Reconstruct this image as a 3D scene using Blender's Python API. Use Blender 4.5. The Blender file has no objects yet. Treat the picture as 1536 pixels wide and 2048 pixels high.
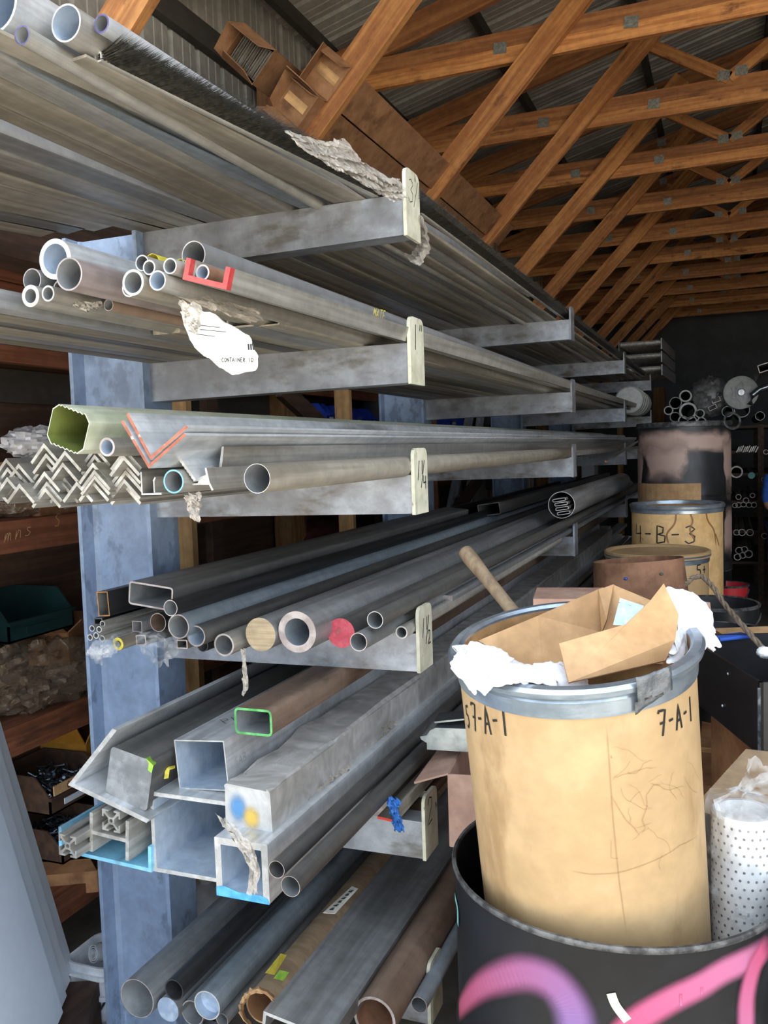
import bpy, math, random
import numpy as np
from mathutils import Vector, Matrix, geometry

# ------------------------------------------------------------------ camera, light, exposure
scn = bpy.context.scene
COL = scn.collection
S = 2.44                      # spacing of the rack frames along the aisle (8 ft)
EYE = 1.62
YAW, PITCH, ROLL, FPX = .37979, -.06968, -.03278, 1735.15
CAM = np.array([.30607*S, -.85776*S, EYE])
_fw = np.array([-math.sin(YAW)*math.cos(PITCH), math.cos(YAW)*math.cos(PITCH), math.sin(PITCH)])
_rt = np.array([math.cos(YAW), math.sin(YAW), 0.])
_up = np.cross(_rt, _fw)
_rt, _up = _rt*math.cos(ROLL)+_up*math.sin(ROLL), -_rt*math.sin(ROLL)+_up*math.cos(ROLL)
cd = bpy.data.cameras.new('camera')
cd.sensor_fit = 'VERTICAL'; cd.sensor_height = 36.0
cd.lens = FPX/2048*36.0
cd.clip_start = .02; cd.clip_end = 200
cam = bpy.data.objects.new('camera', cd); COL.objects.link(cam)
_m = Matrix.Identity(4)
for i in range(3):
    _m[i][0] = _rt[i]; _m[i][1] = _up[i]; _m[i][2] = -_fw[i]; _m[i][3] = CAM[i]
cam.matrix_world = _m
scn.camera = cam

w = bpy.data.worlds.new('sky'); scn.world = w; w.use_nodes = True
bg = w.node_tree.nodes['Background']
bg.inputs[0].default_value = (.80, .90, 1.0, 1); bg.inputs[1].default_value = 2.0
sd = bpy.data.lights.new('sun', 'SUN'); sd.energy = 12.0; sd.angle = .01; sd.color = (1, .93, .82)
sun = bpy.data.objects.new('sun', sd); COL.objects.link(sun)
sun.rotation_euler = Vector((-.62, -.40, -.80)).to_track_quat('-Z', 'Y').to_euler()
vs = scn.view_settings
vs.view_transform = 'Standard'; vs.look = 'None'; vs.gamma = 1; vs.use_curve_mapping = False
vs.exposure = .78

# ------------------------------------------------------------------ helpers
ORD = ['first', 'second', 'third', 'fourth', 'fifth', 'sixth', 'seventh', 'eighth', 'ninth', 'tenth', 'eleventh', 'twelfth', 'thirteenth', 'fourteenth', 'fifteenth']
R = random.Random(7)
def at(x, y, axis, v):
    """point of the place seen at photo pixel (x, y) on the plane axis = v"""
    d = _fw + _rt*((x-768)/FPX) - _up*((y-1024)/FPX)
    a = 'XYZ'.index(axis); return Vector(CAM + d*((v-CAM[a])/d[a]))
def pxm(P):
    return FPX/float((np.array(P)-CAM) @ _fw)      # pixels per metre at P
def on_cyl(x, y, c, r):
    d = _fw + _rt*((x-768)/FPX) - _up*((y-1024)/FPX)
    o = CAM - np.array(c)
    A = d[0]**2+d[1]**2; B = 2*(o[0]*d[0]+o[1]*d[1]); Cc = o[0]**2+o[1]**2-r*r
    D = max(B*B-4*A*Cc, 0); t = (-B-math.sqrt(D))/(2*A); p = o+d*t
    return math.atan2(p[1], p[0]), p[2]
def lin(h):
    h = h.lstrip('#'); o = []
    for i in (0, 2, 4):
        v = int(h[i:i+2], 16)/255; o.append(v/12.92 if v <= .04045 else ((v+.055)/1.055)**2.4)
    return (*o, 1)
MATS = {}
def mat(name, c1, c2=None, scale=(6, 6, 6), lo=.4, hi=.62, rough=.5, metal=0., bump=0., c3=None, s3=(3, 3, 3), lo3=.55, hi3=.7,
        r2=None, vary=.12, detail=5, bscale=None, spec=.5, trans=0., alpha=1., coat=0., grit=.14):
    m = bpy.data.materials.new(name); m.use_nodes = True; MATS[name] = m
    nt = m.node_tree; N = nt.nodes; L = nt.links; b = N['Principled BSDF']
    b.inputs['Roughness'].default_value = rough; b.inputs['Metallic'].default_value = metal
    b.inputs['Specular IOR Level'].default_value = spec
    b.inputs['Coat Weight'].default_value = coat
    b.inputs['Transmission Weight'].default_value = trans; b.inputs['Alpha'].default_value = alpha
    tc = N.new('ShaderNodeTexCoord'); oi = N.new('ShaderNodeObjectInfo')
    ad = N.new('ShaderNodeVectorMath'); ad.operation = 'ADD'
    cb = N.new('ShaderNodeCombineXYZ'); mu = N.new('ShaderNodeMath'); mu.operation = 'MULTIPLY'; mu.inputs[1].default_value = 37.
    L.new(oi.outputs['Random'], mu.inputs[0])
    for i in range(3): L.new(mu.outputs[0], cb.inputs[i])
    L.new(tc.outputs['Object'], ad.inputs[0]); L.new(cb.outputs[0], ad.inputs[1])
    def noise(sc, lo_, hi_, det=detail):
        mp = N.new('ShaderNodeMapping'); mp.inputs['Scale'].default_value = sc; L.new(ad.outputs[0], mp.inputs[0])
        n = N.new('ShaderNodeTexNoise'); n.inputs['Scale'].default_value = 1; n.inputs['Detail'].default_value = det
        n.inputs['Roughness'].default_value = .6
        L.new(mp.outputs[0], n.inputs['Vector'])
        r = N.new('ShaderNodeMapRange'); r.inputs[1].default_value = lo_; r.inputs[2].default_value = hi_; r.interpolation_type = 'SMOOTHSTEP'
        L.new(n.outputs['Fac'], r.inputs[0]); return r.outputs[0], n
    col = None
    def mix(a, b_, fac):
        x = N.new('ShaderNodeMix'); x.data_type = 'RGBA'
        L.new(fac, x.inputs[0])
        for s_, v in ((x.inputs[6], a), (x.inputs[7], b_)):
            if isinstance(v, tuple): s_.default_value = v
            else: L.new(v, s_)
        return x.outputs[2]
    c1 = lin(c1); f1 = None
    if c2:
        f1, n1 = noise(scale, lo, hi); col = mix(c1, lin(c2), f1)
    else: col = c1
    if c3:
        f3, _ = noise(s3, lo3, hi3); col = mix(col, lin(c3), f3)
    fg, _ = noise((26, 26, 26), .25, .75, 6)
    gm = N.new('ShaderNodeMapRange'); gm.inputs[3].default_value = 1-grit; gm.inputs[4].default_value = 1+grit; L.new(fg, gm.inputs[0])
    hs = N.new('ShaderNodeHueSaturation'); mr = N.new('ShaderNodeMapRange')
    mr.inputs[3].default_value = 1-vary; mr.inputs[4].default_value = 1+vary
    gv = N.new('ShaderNodeMath'); gv.operation = 'MULTIPLY'; L.new(oi.outputs['Random'], mr.inputs[0]); L.new(mr.outputs[0], gv.inputs[0]); L.new(gm.outputs[0], gv.inputs[1]); L.new(gv.outputs[0], hs.inputs['Value'])
    if isinstance(col, tuple): hs.inputs['Color'].default_value = col
    else: L.new(col, hs.inputs['Color'])
    L.new(hs.outputs[0], b.inputs['Base Color'])
    if r2 is not None and f1 is not None:
        mr2 = N.new('ShaderNodeMapRange'); mr2.inputs[3].default_value = rough; mr2.inputs[4].default_value = r2
        L.new(f1, mr2.inputs[0]); L.new(mr2.outputs[0], b.inputs['Roughness'])
    if bump:
        f, nn = noise(bscale or scale, 0, 1)
        bp = N.new('ShaderNodeBump'); bp.inputs['Strength'].default_value = bump; bp.inputs['Distance'].default_value = .01
        L.new(nn.outputs['Fac'], bp.inputs['Height']); L.new(bp.outputs[0], b.inputs['Normal'])
    return m
LONG = (45, 1.1, 45)
# metals of the stock
mat('mill_aluminium', '#9d9a94', '#bab8b3', LONG, rough=.45, metal=.4, bump=.05, c3='#827b70', s3=(9, .8, 9), lo3=.5, hi3=.75)
mat('bright_aluminium', '#c6cbd1', '#dfe3e8', LONG, rough=.38, metal=.4, bump=.04, c3='#a7abb0', s3=(8, 2, 8))
mat('dusty_aluminium', '#8d867a', '#aaa498', (20, .9, 20), rough=.6, metal=.25, bump=.08, c3='#6f675b', s3=(7, .7, 7), lo3=.45, hi3=.7)
mat('dark_steel', '#585858', '#747371', (22, .8, 22), rough=.5, metal=.35, bump=.07, c3='#79756f', s3=(8, .6, 8), lo3=.52, hi3=.75)
mat('mid_steel', '#6b6b69', '#858482', (22, .8, 22), rough=.5, metal=.3, bump=.07, c3='#4e4c49', s3=(8, .6, 8), lo3=.52, hi3=.75)
mat('mauve_steel', '#8b7f7d', '#a59a99', (16, .8, 16), rough=.55, metal=.2, bump=.06, c3='#74655f', s3=(8, 1, 8))
mat('grey_steel', '#848688', '#a1a3a6', (22, .9, 22), rough=.5, metal=.35, bump=.07, c3='#58554f', s3=(8, .7, 8), lo3=.55, hi3=.78)
mat('blue_steel', '#808b95', '#a0abb5', (16, .8, 16), rough=.5, metal=.3, bump=.06, c3='#5b6166', s3=(6, 1.5, 6), lo3=.55, hi3=.75)
mat('black_steel', '#242527', '#38393c', (22, .8, 22), rough=.45, metal=.3, bump=.08, c3='#55524f', s3=(7, .6, 7), lo3=.58, hi3=.8)
mat('brown_steel', '#6f5c50', '#8c7768', (14, .9, 14), rough=.62, metal=.15, bump=.08, c3='#4a3a30', s3=(7, 1, 7))
mat('rust', '#7a5640', '#946c54', (9, 9, 9), rough=.8, bump=.15, c3='#533a2c', s3=(4, 4, 4))
mat('cut_steel', '#9a8f8c', '#b5acaa', (30, 30, 30), rough=.45, metal=.4)
mat('cut_aluminium', '#b3b2b0', '#c9c9c8', (40, 40, 40), rough=.5, metal=.2)
mat('cut_brass', '#94846b', '#a8977d', (4, 60, 120), rough=.45, metal=.35)
mat('copper_paint', '#8e4f3d', '#a8624c', (40, 40, 40), rough=.6, c3='#c9b3a4', s3=(60, 60, 60), lo3=.62, hi3=.7)
mat('red_paint', '#ab3a3c', '#c04a48', (40, 40, 40), rough=.5, c3='#8f3036', s3=(30, 30, 30), lo3=.6, hi3=.75)
mat('pink_red_paint', '#ab3c4d', '#b9505f', (50, 50, 50), rough=.6, c3='#8a5a5a', s3=(40, 40, 40), lo3=.6, hi3=.7)
mat('vivid_red', '#d8352c', rough=.5)
mat('green_paint', '#3f8f4a', '#66b56a', (30, 8, 30), rough=.5)
mat('blue_paint', '#3f8fd0', '#5aa8e0', (30, 30, 30), rough=.5)
mat('cyan_paint', '#6fb3d4', '#8ac6e2', (12, 2, 12), rough=.5, c3='#6b8490', s3=(9, 1.5, 9))
mat('purple_paint', '#3a3566', '#55507f', (40, 40, 40), rough=.5)
mat('orange_rust', '#b97b3b', '#8d6a44', (40, 40, 40), rough=.6)
mat('yellow_tape', '#d8cb4a', '#bfae3c', (50, 50, 50), rough=.5)
mat('lime_tape', '#a6d64e', '#8fc23f', (50, 50, 50), rough=.5)
mat('blue_tape', '#2f6fc0', '#285fa8', (50, 50, 50), rough=.5)
mat('cream_vinyl', '#dfe3cf', '#ccd2bd', (30, .8, 30), rough=.38, c3='#b9c0a4', s3=(6, .6, 6))
mat('vinyl_inside', '#7f8a4a', '#6d783c', (8, 8, 8), rough=.5)
mat('tube_inside', '#787c80', '#94989c', (9, 9, 9), rough=.6, metal=.2)
mat('pale_inside', '#9fb0c4', '#b4c2d2', (9, 9, 9), rough=.6, metal=.1)
mat('plug_blue', '#8fa0b8', '#aab9cc', (30, 30, 30), rough=.5)
# rack
mat('column_paint', '#8798b3', '#94a6c0', (4, 4, 2), rough=.5, metal=.1, bump=.04, c3='#7988a0', s3=(9, 9, 5), lo3=.54, hi3=.6)
mat('arm_paint', '#8d9097', '#a7adb6', (7, 9, 9), rough=.48, metal=.3, bump=.06, c3='#6b665e', s3=(5, 8, 12), lo3=.5, hi3=.72)
mat('plate_cream', '#d5d3c0', '#c4c2ad', (14, 14, 14), rough=.55, bump=.08, c3='#7a786c', s3=(26, 26, 18), lo3=.62, hi3=.7)
mat('marker', '#1d1b1a', rough=.6, vary=0)
mat('chalk', '#c7a37a', rough=.9, vary=0)
# building
mat('wood_truss', '#8d5a34', '#a97244', (2, 40, 40), rough=.75, bump=.12, c3='#68432a', s3=(3, 14, 14), lo3=.54, hi3=.74, vary=.22)
mat('wood_brace', '#a3683a', '#c2884f', (2, 40, 40), rough=.7, bump=.12, c3='#6e4528', s3=(5, 12, 12), lo3=.58, hi3=.72, vary=.18)
mat('wood_post', '#7a5636', '#937049', (30, 30, 2), rough=.8, bump=.15, c3='#5b3f29', s3=(12, 12, 2), vary=.15)
mat('wood_pale', '#b08a5c', '#c79f6d', (30, 30, 2), rough=.8, bump=.1, c3='#8d6b46', s3=(12, 12, 2))
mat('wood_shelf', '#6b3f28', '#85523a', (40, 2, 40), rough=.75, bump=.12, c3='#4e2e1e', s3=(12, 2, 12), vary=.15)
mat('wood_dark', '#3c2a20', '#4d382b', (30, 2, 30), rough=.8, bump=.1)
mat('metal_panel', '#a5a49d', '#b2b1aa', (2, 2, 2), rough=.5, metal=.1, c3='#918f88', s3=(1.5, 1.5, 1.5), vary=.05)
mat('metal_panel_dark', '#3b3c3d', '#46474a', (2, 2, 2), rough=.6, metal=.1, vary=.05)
mat('purlin_dark', '#3a3733', '#474440', (6, 2, 6), rough=.8, vary=.1)
mat('concrete', '#6d665e', '#7d766d', (3, 3, 3), rough=.9, bump=.1, c3='#57504a', s3=(1.1, 1.1, 1.1), vary=0)
mat('yard_gravel', '#b5aa99', '#c6bcab', (6, 6, 6), rough=.95, bump=.2, vary=0)
mat('gang_plate', '#7f827f', '#979a96', (60, 60, 60), rough=.45, metal=.6, bump=.3)
# things
mat('cardboard', '#b08a62', '#bf9970', (9, 9, 9), rough=.85, bump=.05, c3='#9c7850', s3=(5, 5, 5), lo3=.55, hi3=.8)
mat('cardboard_pink', '#a98777', '#b79686', (9, 9, 9), rough=.85, bump=.05)
mat('cardboard_dark', '#8a6242', '#9c7350', (9, 9, 9), rough=.85, bump=.05, c3='#704d33', s3=(5, 5, 5))
mat('fibre_drum', '#ad9069', '#b89b74', (5, 5, 5), rough=.6, bump=.06, bscale=(40, 40, 40), c3='#9a7c57', s3=(9, 9, 4), lo3=.56, hi3=.75, vary=.05, grit=.07)
mat('fibre_inside', '#8f6b44', '#a47f55', (9, 9, 9), rough=.8)
mat('drum_band', '#8f9caa', '#b3bfcb', (8, 8, 30), rough=.3, metal=.75, bump=.04)
mat('drum_black', '#0b0c10', '#121318', (9, 9, 9), spec=.35, rough=.42, bump=.06, c3='#1f2125', s3=(5, 5, 3), lo3=.58, hi3=.72, vary=.05)
mat('drum_rim', '#36373a', '#666768', (30, 30, 30), rough=.45, metal=.4, bump=.2)
mat('drum_pink', '#17181c', '#24262b', (6, 6, 4), rough=.45, bump=.05, c3='#3a3f49', s3=(5, 5, 2), lo3=.56, hi3=.72, vary=0)
mat('drum_stain', '#c7a069', '#d3ae7b', (4, 4, 4), rough=.6, bump=.05, c3='#8a5c2c', s3=(6, 6, 5), lo3=.66, hi3=.74, vary=.04)
mat('rag_white', '#eeeef2', '#e0e1ea', (20, 20, 20), rough=.9, bump=.2, vary=.03)
mat('wood_handle', '#6b5947', '#827059', (40, 40, 5), rough=.7, bump=.12, c3='#54463a', s3=(20, 20, 4))
mat('duct_tape', '#5f6368', '#7a7e83', (40, 40, 40), rough=.35, metal=.4, bump=.3)
mat('paper_label', '#eceae2', '#dcd8cc', (14, 14, 14), rough=.8, bump=.1, vary=.03)
mat('paper_blue', '#c9dcec', '#b5cbdf', (60, 60, 60), rough=.7, vary=.02)
mat('maroon_cloth', '#4a1a1d', '#571f22', (20, 20, 20), rough=.9)
mat('galvanised', '#7d8790', '#98a2ab', (14, 14, 14), rough=.25, metal=.85, bump=.03)
mat('black_plastic', '#141518', '#1c1d21', (12, 12, 12), rough=.4, bump=.04, vary=.05)
mat('bucket_white', '#d9dee6', '#c9d0da', (8, 8, 8), rough=.45, vary=.04)
mat('filter_white', '#e6e6e6', '#d8d8da', (20, 20, 20), rough=.35, vary=.02)
mat('hole_dark', '#5c5a56', rough=.8, vary=0)
mat('rope', '#7c6d5e', '#94836f', (60, 60, 60), rough=.9, bump=.4)
mat('sheet_edge_shade', '#5f6a78', rough=.5, vary=.05)  # edges coloured darker to stand in for the shadow gaps between leaning sheets
mat('sheet_grey', '#cdd6e2', '#d6dee9', (1.3, 1.3, 1.3), rough=.4, metal=0, vary=.1, grit=.02)
mat('bristle', '#1c1a15', '#3d3a32', (90, 90, 90), rough=.55, vary=.05)
mat('green_bin', '#0e2628', '#142f31', (8, 8, 8), rough=.45)
mat('blue_bin', '#1f3fae', '#2549bd', (8, 8, 8), rough=.4, vary=.05)
mat('yellow_bin', '#c9c322', '#b5b01c', (8, 8, 8), rough=.4)
mat('ochre_bin', '#a8762c', '#b5853a', (8, 8, 8), rough=.5)
mat('red_bucket', '#b92a33', rough=.4)
mat('blue_item', '#2f55b8', '#3a63c8', (8, 8, 8), rough=.4)
mat('bolt_steel', '#4a5560', '#7f8b97', (60, 60, 60), rough=.3, metal=.8, vary=.3)
mat('denim', '#2b3f78', '#354b88', (60, 60, 60), rough=.9)
mat('blue_shirt', '#2f6fd0', '#2a64bd', (30, 30, 30), rough=.85)
mat('skin', '#b98a70', rough=.6); mat('hair', '#2a211c', rough=.8)
mat('white_pipe', '#cfd3d2', '#bfc4c4', (5, 5, 5), rough=.45)
mat('teal_cap', '#6fb5b0', rough=.5)
mat('plywood', '#8a745c', '#9b856b', (3, 30, 30), rough=.8, bump=.06)
mat('silver_ladder', '#a9b1ba', '#bcc3cb', (20, 20, 3), rough=.4, metal=.5)
def film(name, c, a, rough=.18, bump=.5, sc=35):
    m = mat(name, c, None, rough=rough, vary=0, spec=.8); nt = m.node_tree; b = nt.nodes['Principled BSDF']
    tc = nt.nodes.new('ShaderNodeTexCoord'); n = nt.nodes.new('ShaderNodeTexNoise'); n.inputs['Scale'].default_value = sc; n.inputs['Detail'].default_value = 4
    n.inputs['Distortion'].default_value = 1.5
    nt.links.new(tc.outputs['Object'], n.inputs['Vector'])
    bp = nt.nodes.new('ShaderNodeBump'); bp.inputs['Strength'].default_value = bump; bp.inputs['Distance'].default_value = .02
    nt.links.new(n.outputs['Fac'], bp.inputs['Height']); nt.links.new(bp.outputs[0], b.inputs['Normal'])
    mr = nt.nodes.new('ShaderNodeMapRange'); mr.inputs[1].default_value = .35; mr.inputs[2].default_value = .7
    mr.inputs[3].default_value = max(0, a-.2); mr.inputs[4].default_value = min(1, a+.25)
    nt.links.new(n.outputs['Fac'], mr.inputs[0]); nt.links.new(mr.outputs[0], b.inputs['Alpha'])
film('clear_film', '#e4e8ee', .17, .12, .6, 14); film('dusty_film', '#c9c0b4', .62, .3); film('wrap_film', '#c9c8c7', .8, .3, .22, 9)
film('brown_film', '#857362', .6, .14, .7, 22)
def spray(name, ca, cb, soft=.18, dens=1., fade=.16, wob=0.):
    m = bpy.data.materials.new(name); m.use_nodes = True; MATS[name] = m; nt = m.node_tree; N = nt.nodes; L = nt.links; b = N['Principled BSDF']
    b.inputs['Roughness'].default_value = .5
    uv = N.new('ShaderNodeUVMap'); sp = N.new('ShaderNodeSeparateXYZ'); L.new(uv.outputs[0], sp.inputs[0])
    if wob:
        tc = N.new('ShaderNodeTexCoord'); nz = N.new('ShaderNodeTexNoise'); nz.inputs['Scale'].default_value = 7; nz.inputs['Detail'].default_value = 4; L.new(tc.outputs['Object'], nz.inputs['Vector'])
        va = N.new('ShaderNodeVectorMath'); va.operation = 'MULTIPLY_ADD'; va.inputs[1].default_value = (wob, wob, 0); L.new(nz.outputs['Color'], va.inputs[0])
        of = N.new('ShaderNodeVectorMath'); of.operation = 'SUBTRACT'; of.inputs[1].default_value = (wob/2, wob/2, 0); L.new(uv.outputs[0], of.inputs[0]); L.new(of.outputs[0], va.inputs[2]); L.new(va.outputs[0], sp.inputs[0])
    x = N.new('ShaderNodeMix'); x.data_type = 'RGBA'; x.inputs[6].default_value = lin(ca); x.inputs[7].default_value = lin(cb)
    L.new(sp.outputs[0], x.inputs[0]); L.new(x.outputs[2], b.inputs['Base Color'])
    s = N.new('ShaderNodeMath'); s.operation = 'SUBTRACT'; s.inputs[1].default_value = .5; L.new(sp.outputs[1], s.inputs[0])
    a = N.new('ShaderNodeMath'); a.operation = 'ABSOLUTE'; L.new(s.outputs[0], a.inputs[0])
    r = N.new('ShaderNodeMapRange'); r.interpolation_type = 'SMOOTHSTEP'
    r.inputs[1].default_value = soft; r.inputs[2].default_value = .5; r.inputs[3].default_value = dens; r.inputs[4].default_value = 0
    L.new(a.outputs[0], r.inputs[0])
    fac = r.outputs[0]
    for lo_, hi_ in ((0, fade), (1, 1-fade)):
        e = N.new('ShaderNodeMapRange'); e.interpolation_type = 'SMOOTHSTEP'; e.inputs[1].default_value = min(lo_, hi_); e.inputs[2].default_value = max(lo_, hi_)
        e.inputs[3].default_value = 0 if lo_ == 0 else 1; e.inputs[4].default_value = 1 if lo_ == 0 else 0
        L.new(sp.outputs[0], e.inputs[0]); m_ = N.new('ShaderNodeMath'); m_.operation = 'MULTIPLY'; L.new(fac, m_.inputs[0]); L.new(e.outputs[0], m_.inputs[1]); fac = m_.outputs[0]
    L.new(fac, b.inputs['Alpha'])
spray('spray_pink', '#b8486f', '#bb6f97', .16, .92); spray('spray_red', '#ab4054', '#b0627e', .12, .95); spray('spray_purple', '#b04a62', '#7a66a0', .1, .92, .1); spray('stain_brown', '#8a5c2c', '#94683a', .1, .75); spray('crease_brown', '#9a7a52', '#93744e', .05, .34); spray('blue_blur', '#4a86c0', '#5a98cc', .1, .85); spray('yellow_blur', '#d9b23c', '#dcc060', .1, .85); spray('primer_pink', '#a98f86', '#b39b92', .16, 1., .14, .55)

class MB:
    """collects geometry of ONE part"""
    def __init__(s): s.v = []; s.f = []; s.m = []; s.uv = None
    def add(s, vs, fs, mi=0):
        o = len(s.v); s.v += [tuple(p) for p in vs]; s.f += [tuple(i+o for i in f) for f in fs]; s.m += [mi]*len(fs); return s
    def box(s, c, d, rot=None, mi=0):
        hx, hy, hz = d[0]/2, d[1]/2, d[2]/2
        P = [Vector((x*hx, y*hy, z*hz)) for z in (-1, 1) for y in (-1, 1) for x in (-1, 1)]
        if rot is not None: P = [rot @ p for p in P]
        c = Vector(c)
        return s.add([p+c for p in P], [(0, 2, 3, 1), (4, 5, 7, 6), (0, 1, 5, 4), (2, 6, 7, 3), (0, 4, 6, 2), (1, 3, 7, 5)], mi)
    def beam(s, a, b, wd, th, side=(0, 1, 0), mi=0):
        """bar from a to b: width wd across the plane normal `side`, thickness th along `side`"""
        a = Vector(a); b = Vector(b); d = (b-a).normalized(); n = Vector(side); n = (n-d*n.dot(d)).normalized(); u = n.cross(d)
        P = []
        for q in (a, b):
            for i, j in ((-1, -1), (1, -1), (1, 1), (-1, 1)): P.append(q+u*(wd/2*i)+n*(th/2*j))
        return s.add(P, [(3, 2, 1, 0), (4, 5, 6, 7), (0, 1, 5, 4), (1, 2, 6, 5), (2, 3, 7, 6), (3, 0, 4, 7)], mi)
    def prism(s, loops, ys, xf=None, mi=0, cap=1, caps=(True, True), inner=None, sect=None):
        """loops: 2-D closed outlines in x,z (outer first, holes after), swept along y through ys; sect: material per y-section"""
        xf = xf or (lambda p: p); base = []
        for k, lp in enumerate(loops):
            o = len(s.v); n = len(lp)
            for y in ys: s.v += [tuple(xf(Vector((p[0], y, p[1])))) for p in lp]
            for j in range(len(ys)-1):
                for i in range(n):
                    a, b = o+j*n+i, o+j*n+(i+1) % n
                    s.f.append((a, a+n, b+n, b) if k == 0 else (a, b, b+n, a+n))
                    s.m.append((sect[j] if sect and k == 0 else mi) if k == 0 or inner is None else inner)
            base.append((o, n))
        tri = geometry.tessellate_polygon([[Vector((p[0], p[1], 0)) for p in lp] for lp in loops])
        idx0 = [o+i for o, n in base for i in range(n)]; idx1 = [o+(len(ys)-1)*n+i for o, n in base for i in range(n)]
        flat = [p for lp in loops for p in lp]
        for t in tri:
            A, B, C_ = (flat[i] for i in t)
            ccw = (B[0]-A[0])*(C_[1]-A[1])-(B[1]-A[1])*(C_[0]-A[0]) > 0
            t2 = t if ccw else t[::-1]
            if caps[0]: s.f.append(tuple(idx0[i] for i in t2)); s.m.append(cap)
            if caps[1]: s.f.append(tuple(idx1[i] for i in t2[::-1])); s.m.append(cap)
        return s
    def sweep(s, pts, rad, n=10, mi=0, closed=False, capit=True):
        pts = [Vector(p) for p in pts]; o = len(s.v); m = len(pts)
        rr = rad if isinstance(rad, (list, tuple)) else [rad]*m
        ref = Vector((0, 0, 1))
        for i, p in enumerate(pts):
            d = ((pts[(i+1) % m] if closed or i < m-1 else p) - (pts[i-1] if closed or i > 0 else p)).normalized()
            r0 = ref if abs(d.dot(ref)) < .95 else Vector((1, 0, 0))
            u = d.cross(r0).normalized(); v = d.cross(u)
            for k in range(n):
                t = 2*math.pi*k/n; s.v.append(tuple(p+u*(rr[i]*math.cos(t))+v*(rr[i]*math.sin(t))))
        for i in range(m if closed else m-1):
            for k in range(n):
                a = o+i*n+k; b = o+i*n+(k+1) % n; c = o+((i+1) % m)*n+(k+1) % n; d = o+((i+1) % m)*n+k
                s.f.append((a, b, c, d)); s.m.append(mi)
        if capit and not closed:
            s.f.append(tuple(o+k for k in range(n))[::-1]); s.m.append(mi); s.f.append(tuple(o+(m-1)*n+k for k in range(n))); s.m.append(mi)
        return s
    def lathe(s, prof, n=48, mi=0, c=(0, 0, 0), closed=False):
        """prof: (radius, z) list"""
        o = len(s.v); m = len(prof)
        for r, z in prof:
            for k in range(n):
                t = 2*math.pi*k/n; s.v.append((c[0]+r*math.cos(t), c[1]+r*math.sin(t), c[2]+z))
        for i in range(m if closed else m-1):
            for k in range(n):
                j = (i+1) % m
                s.f.append((o+i*n+k, o+i*n+(k+1) % n, o+j*n+(k+1) % n, o+j*n+k)); s.m.append(mi)
        return s
    def ribbon(s, pts, nrm, wd, mi=0, uv=False):
        """flat stroke along pts, nrm: surface normal per point"""
        o = len(s.v); m = len(pts)
        if uv and s.uv is None: s.uv = {}
        wl = wd if isinstance(wd, (list, tuple)) else [wd]*m
        for i in range(m):
            p = Vector(pts[i]); d = (Vector(pts[min(i+1, m-1)])-Vector(pts[max(i-1, 0)])).normalized(); nn = Vector(nrm[i] if isinstance(nrm, list) else nrm)
            u = nn.cross(d).normalized(); s.v += [tuple(p-u*wl[i]/2), tuple(p+u*wl[i]/2)]
            if uv: s.uv[o+2*i] = (i/(m-1), 0); s.uv[o+2*i+1] = (i/(m-1), 1)
        for i in range(m-1): s.f.append((o+2*i, o+2*i+2, o+2*i+3, o+2*i+1)); s.m.append(mi)
        return s
    def build(s, name, mats, parent=None, smooth=.6, loc=None, rot=None):
        me = bpy.data.meshes.new(name); me.from_pydata(s.v, [], s.f)
        if isinstance(mats, str): mats = [mats]
        for m in mats: me.materials.append(MATS[m])
        me.polygons.foreach_set('material_index', [min(i, len(mats)-1) for i in s.m])
        if s.uv is not None:
            ul = me.uv_layers.new(name='UVMap')
            for l in me.loops: ul.data[l.index].uv = s.uv.get(l.vertex_index, (0, 0))
        if smooth:
            me.polygons.foreach_set('use_smooth', [True]*len(me.polygons)); me.set_sharp_from_angle(angle=smooth)
        me.update()
        o = bpy.data.objects.new(name, me); COL.objects.link(o)
        if parent is not None: o.parent = parent
        if loc is not None: o.location = loc
        if rot is not None: o.rotation_euler = rot
        return o
def upatch(fn_, n=12):
    """square patch with soft-edge coordinates: fn_(u, v) -> point"""
    mb = MB(); mb.uv = {}
    for j in range(n+1):
        for i in range(n+1): mb.uv[len(mb.v)] = (i/n, j/n); mb.v.append(tuple(fn_(i/n, j/n)))
    mb.f = [(j*(n+1)+i, j*(n+1)+i+1, (j+1)*(n+1)+i+1, (j+1)*(n+1)+i) for j in range(n) for i in range(n)]; mb.m = [0]*len(mb.f); return mb
def tag(o, label=None, cat=None, group=None, kind=None):
    if label: o['label'] = label
    if cat: o['category'] = cat
    if group: o['group'] = group
    if kind: o['kind'] = kind
    return o
def empty(name, loc=(0, 0, 0), rot=None, label=None, cat=None, group=None):
    o = bpy.data.objects.new(name, None); COL.objects.link(o); o.location = loc; o.empty_display_size = .1
    if rot is not None: o.rotation_euler = rot
    return tag(o, label, cat, group)
def copy_tree(o, parent=None):
    c = o.copy(); COL.objects.link(c); c.parent = parent
    for ch in [x for x in bpy.data.objects if x.parent == o]: copy_tree(ch, c)
    return c
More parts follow.
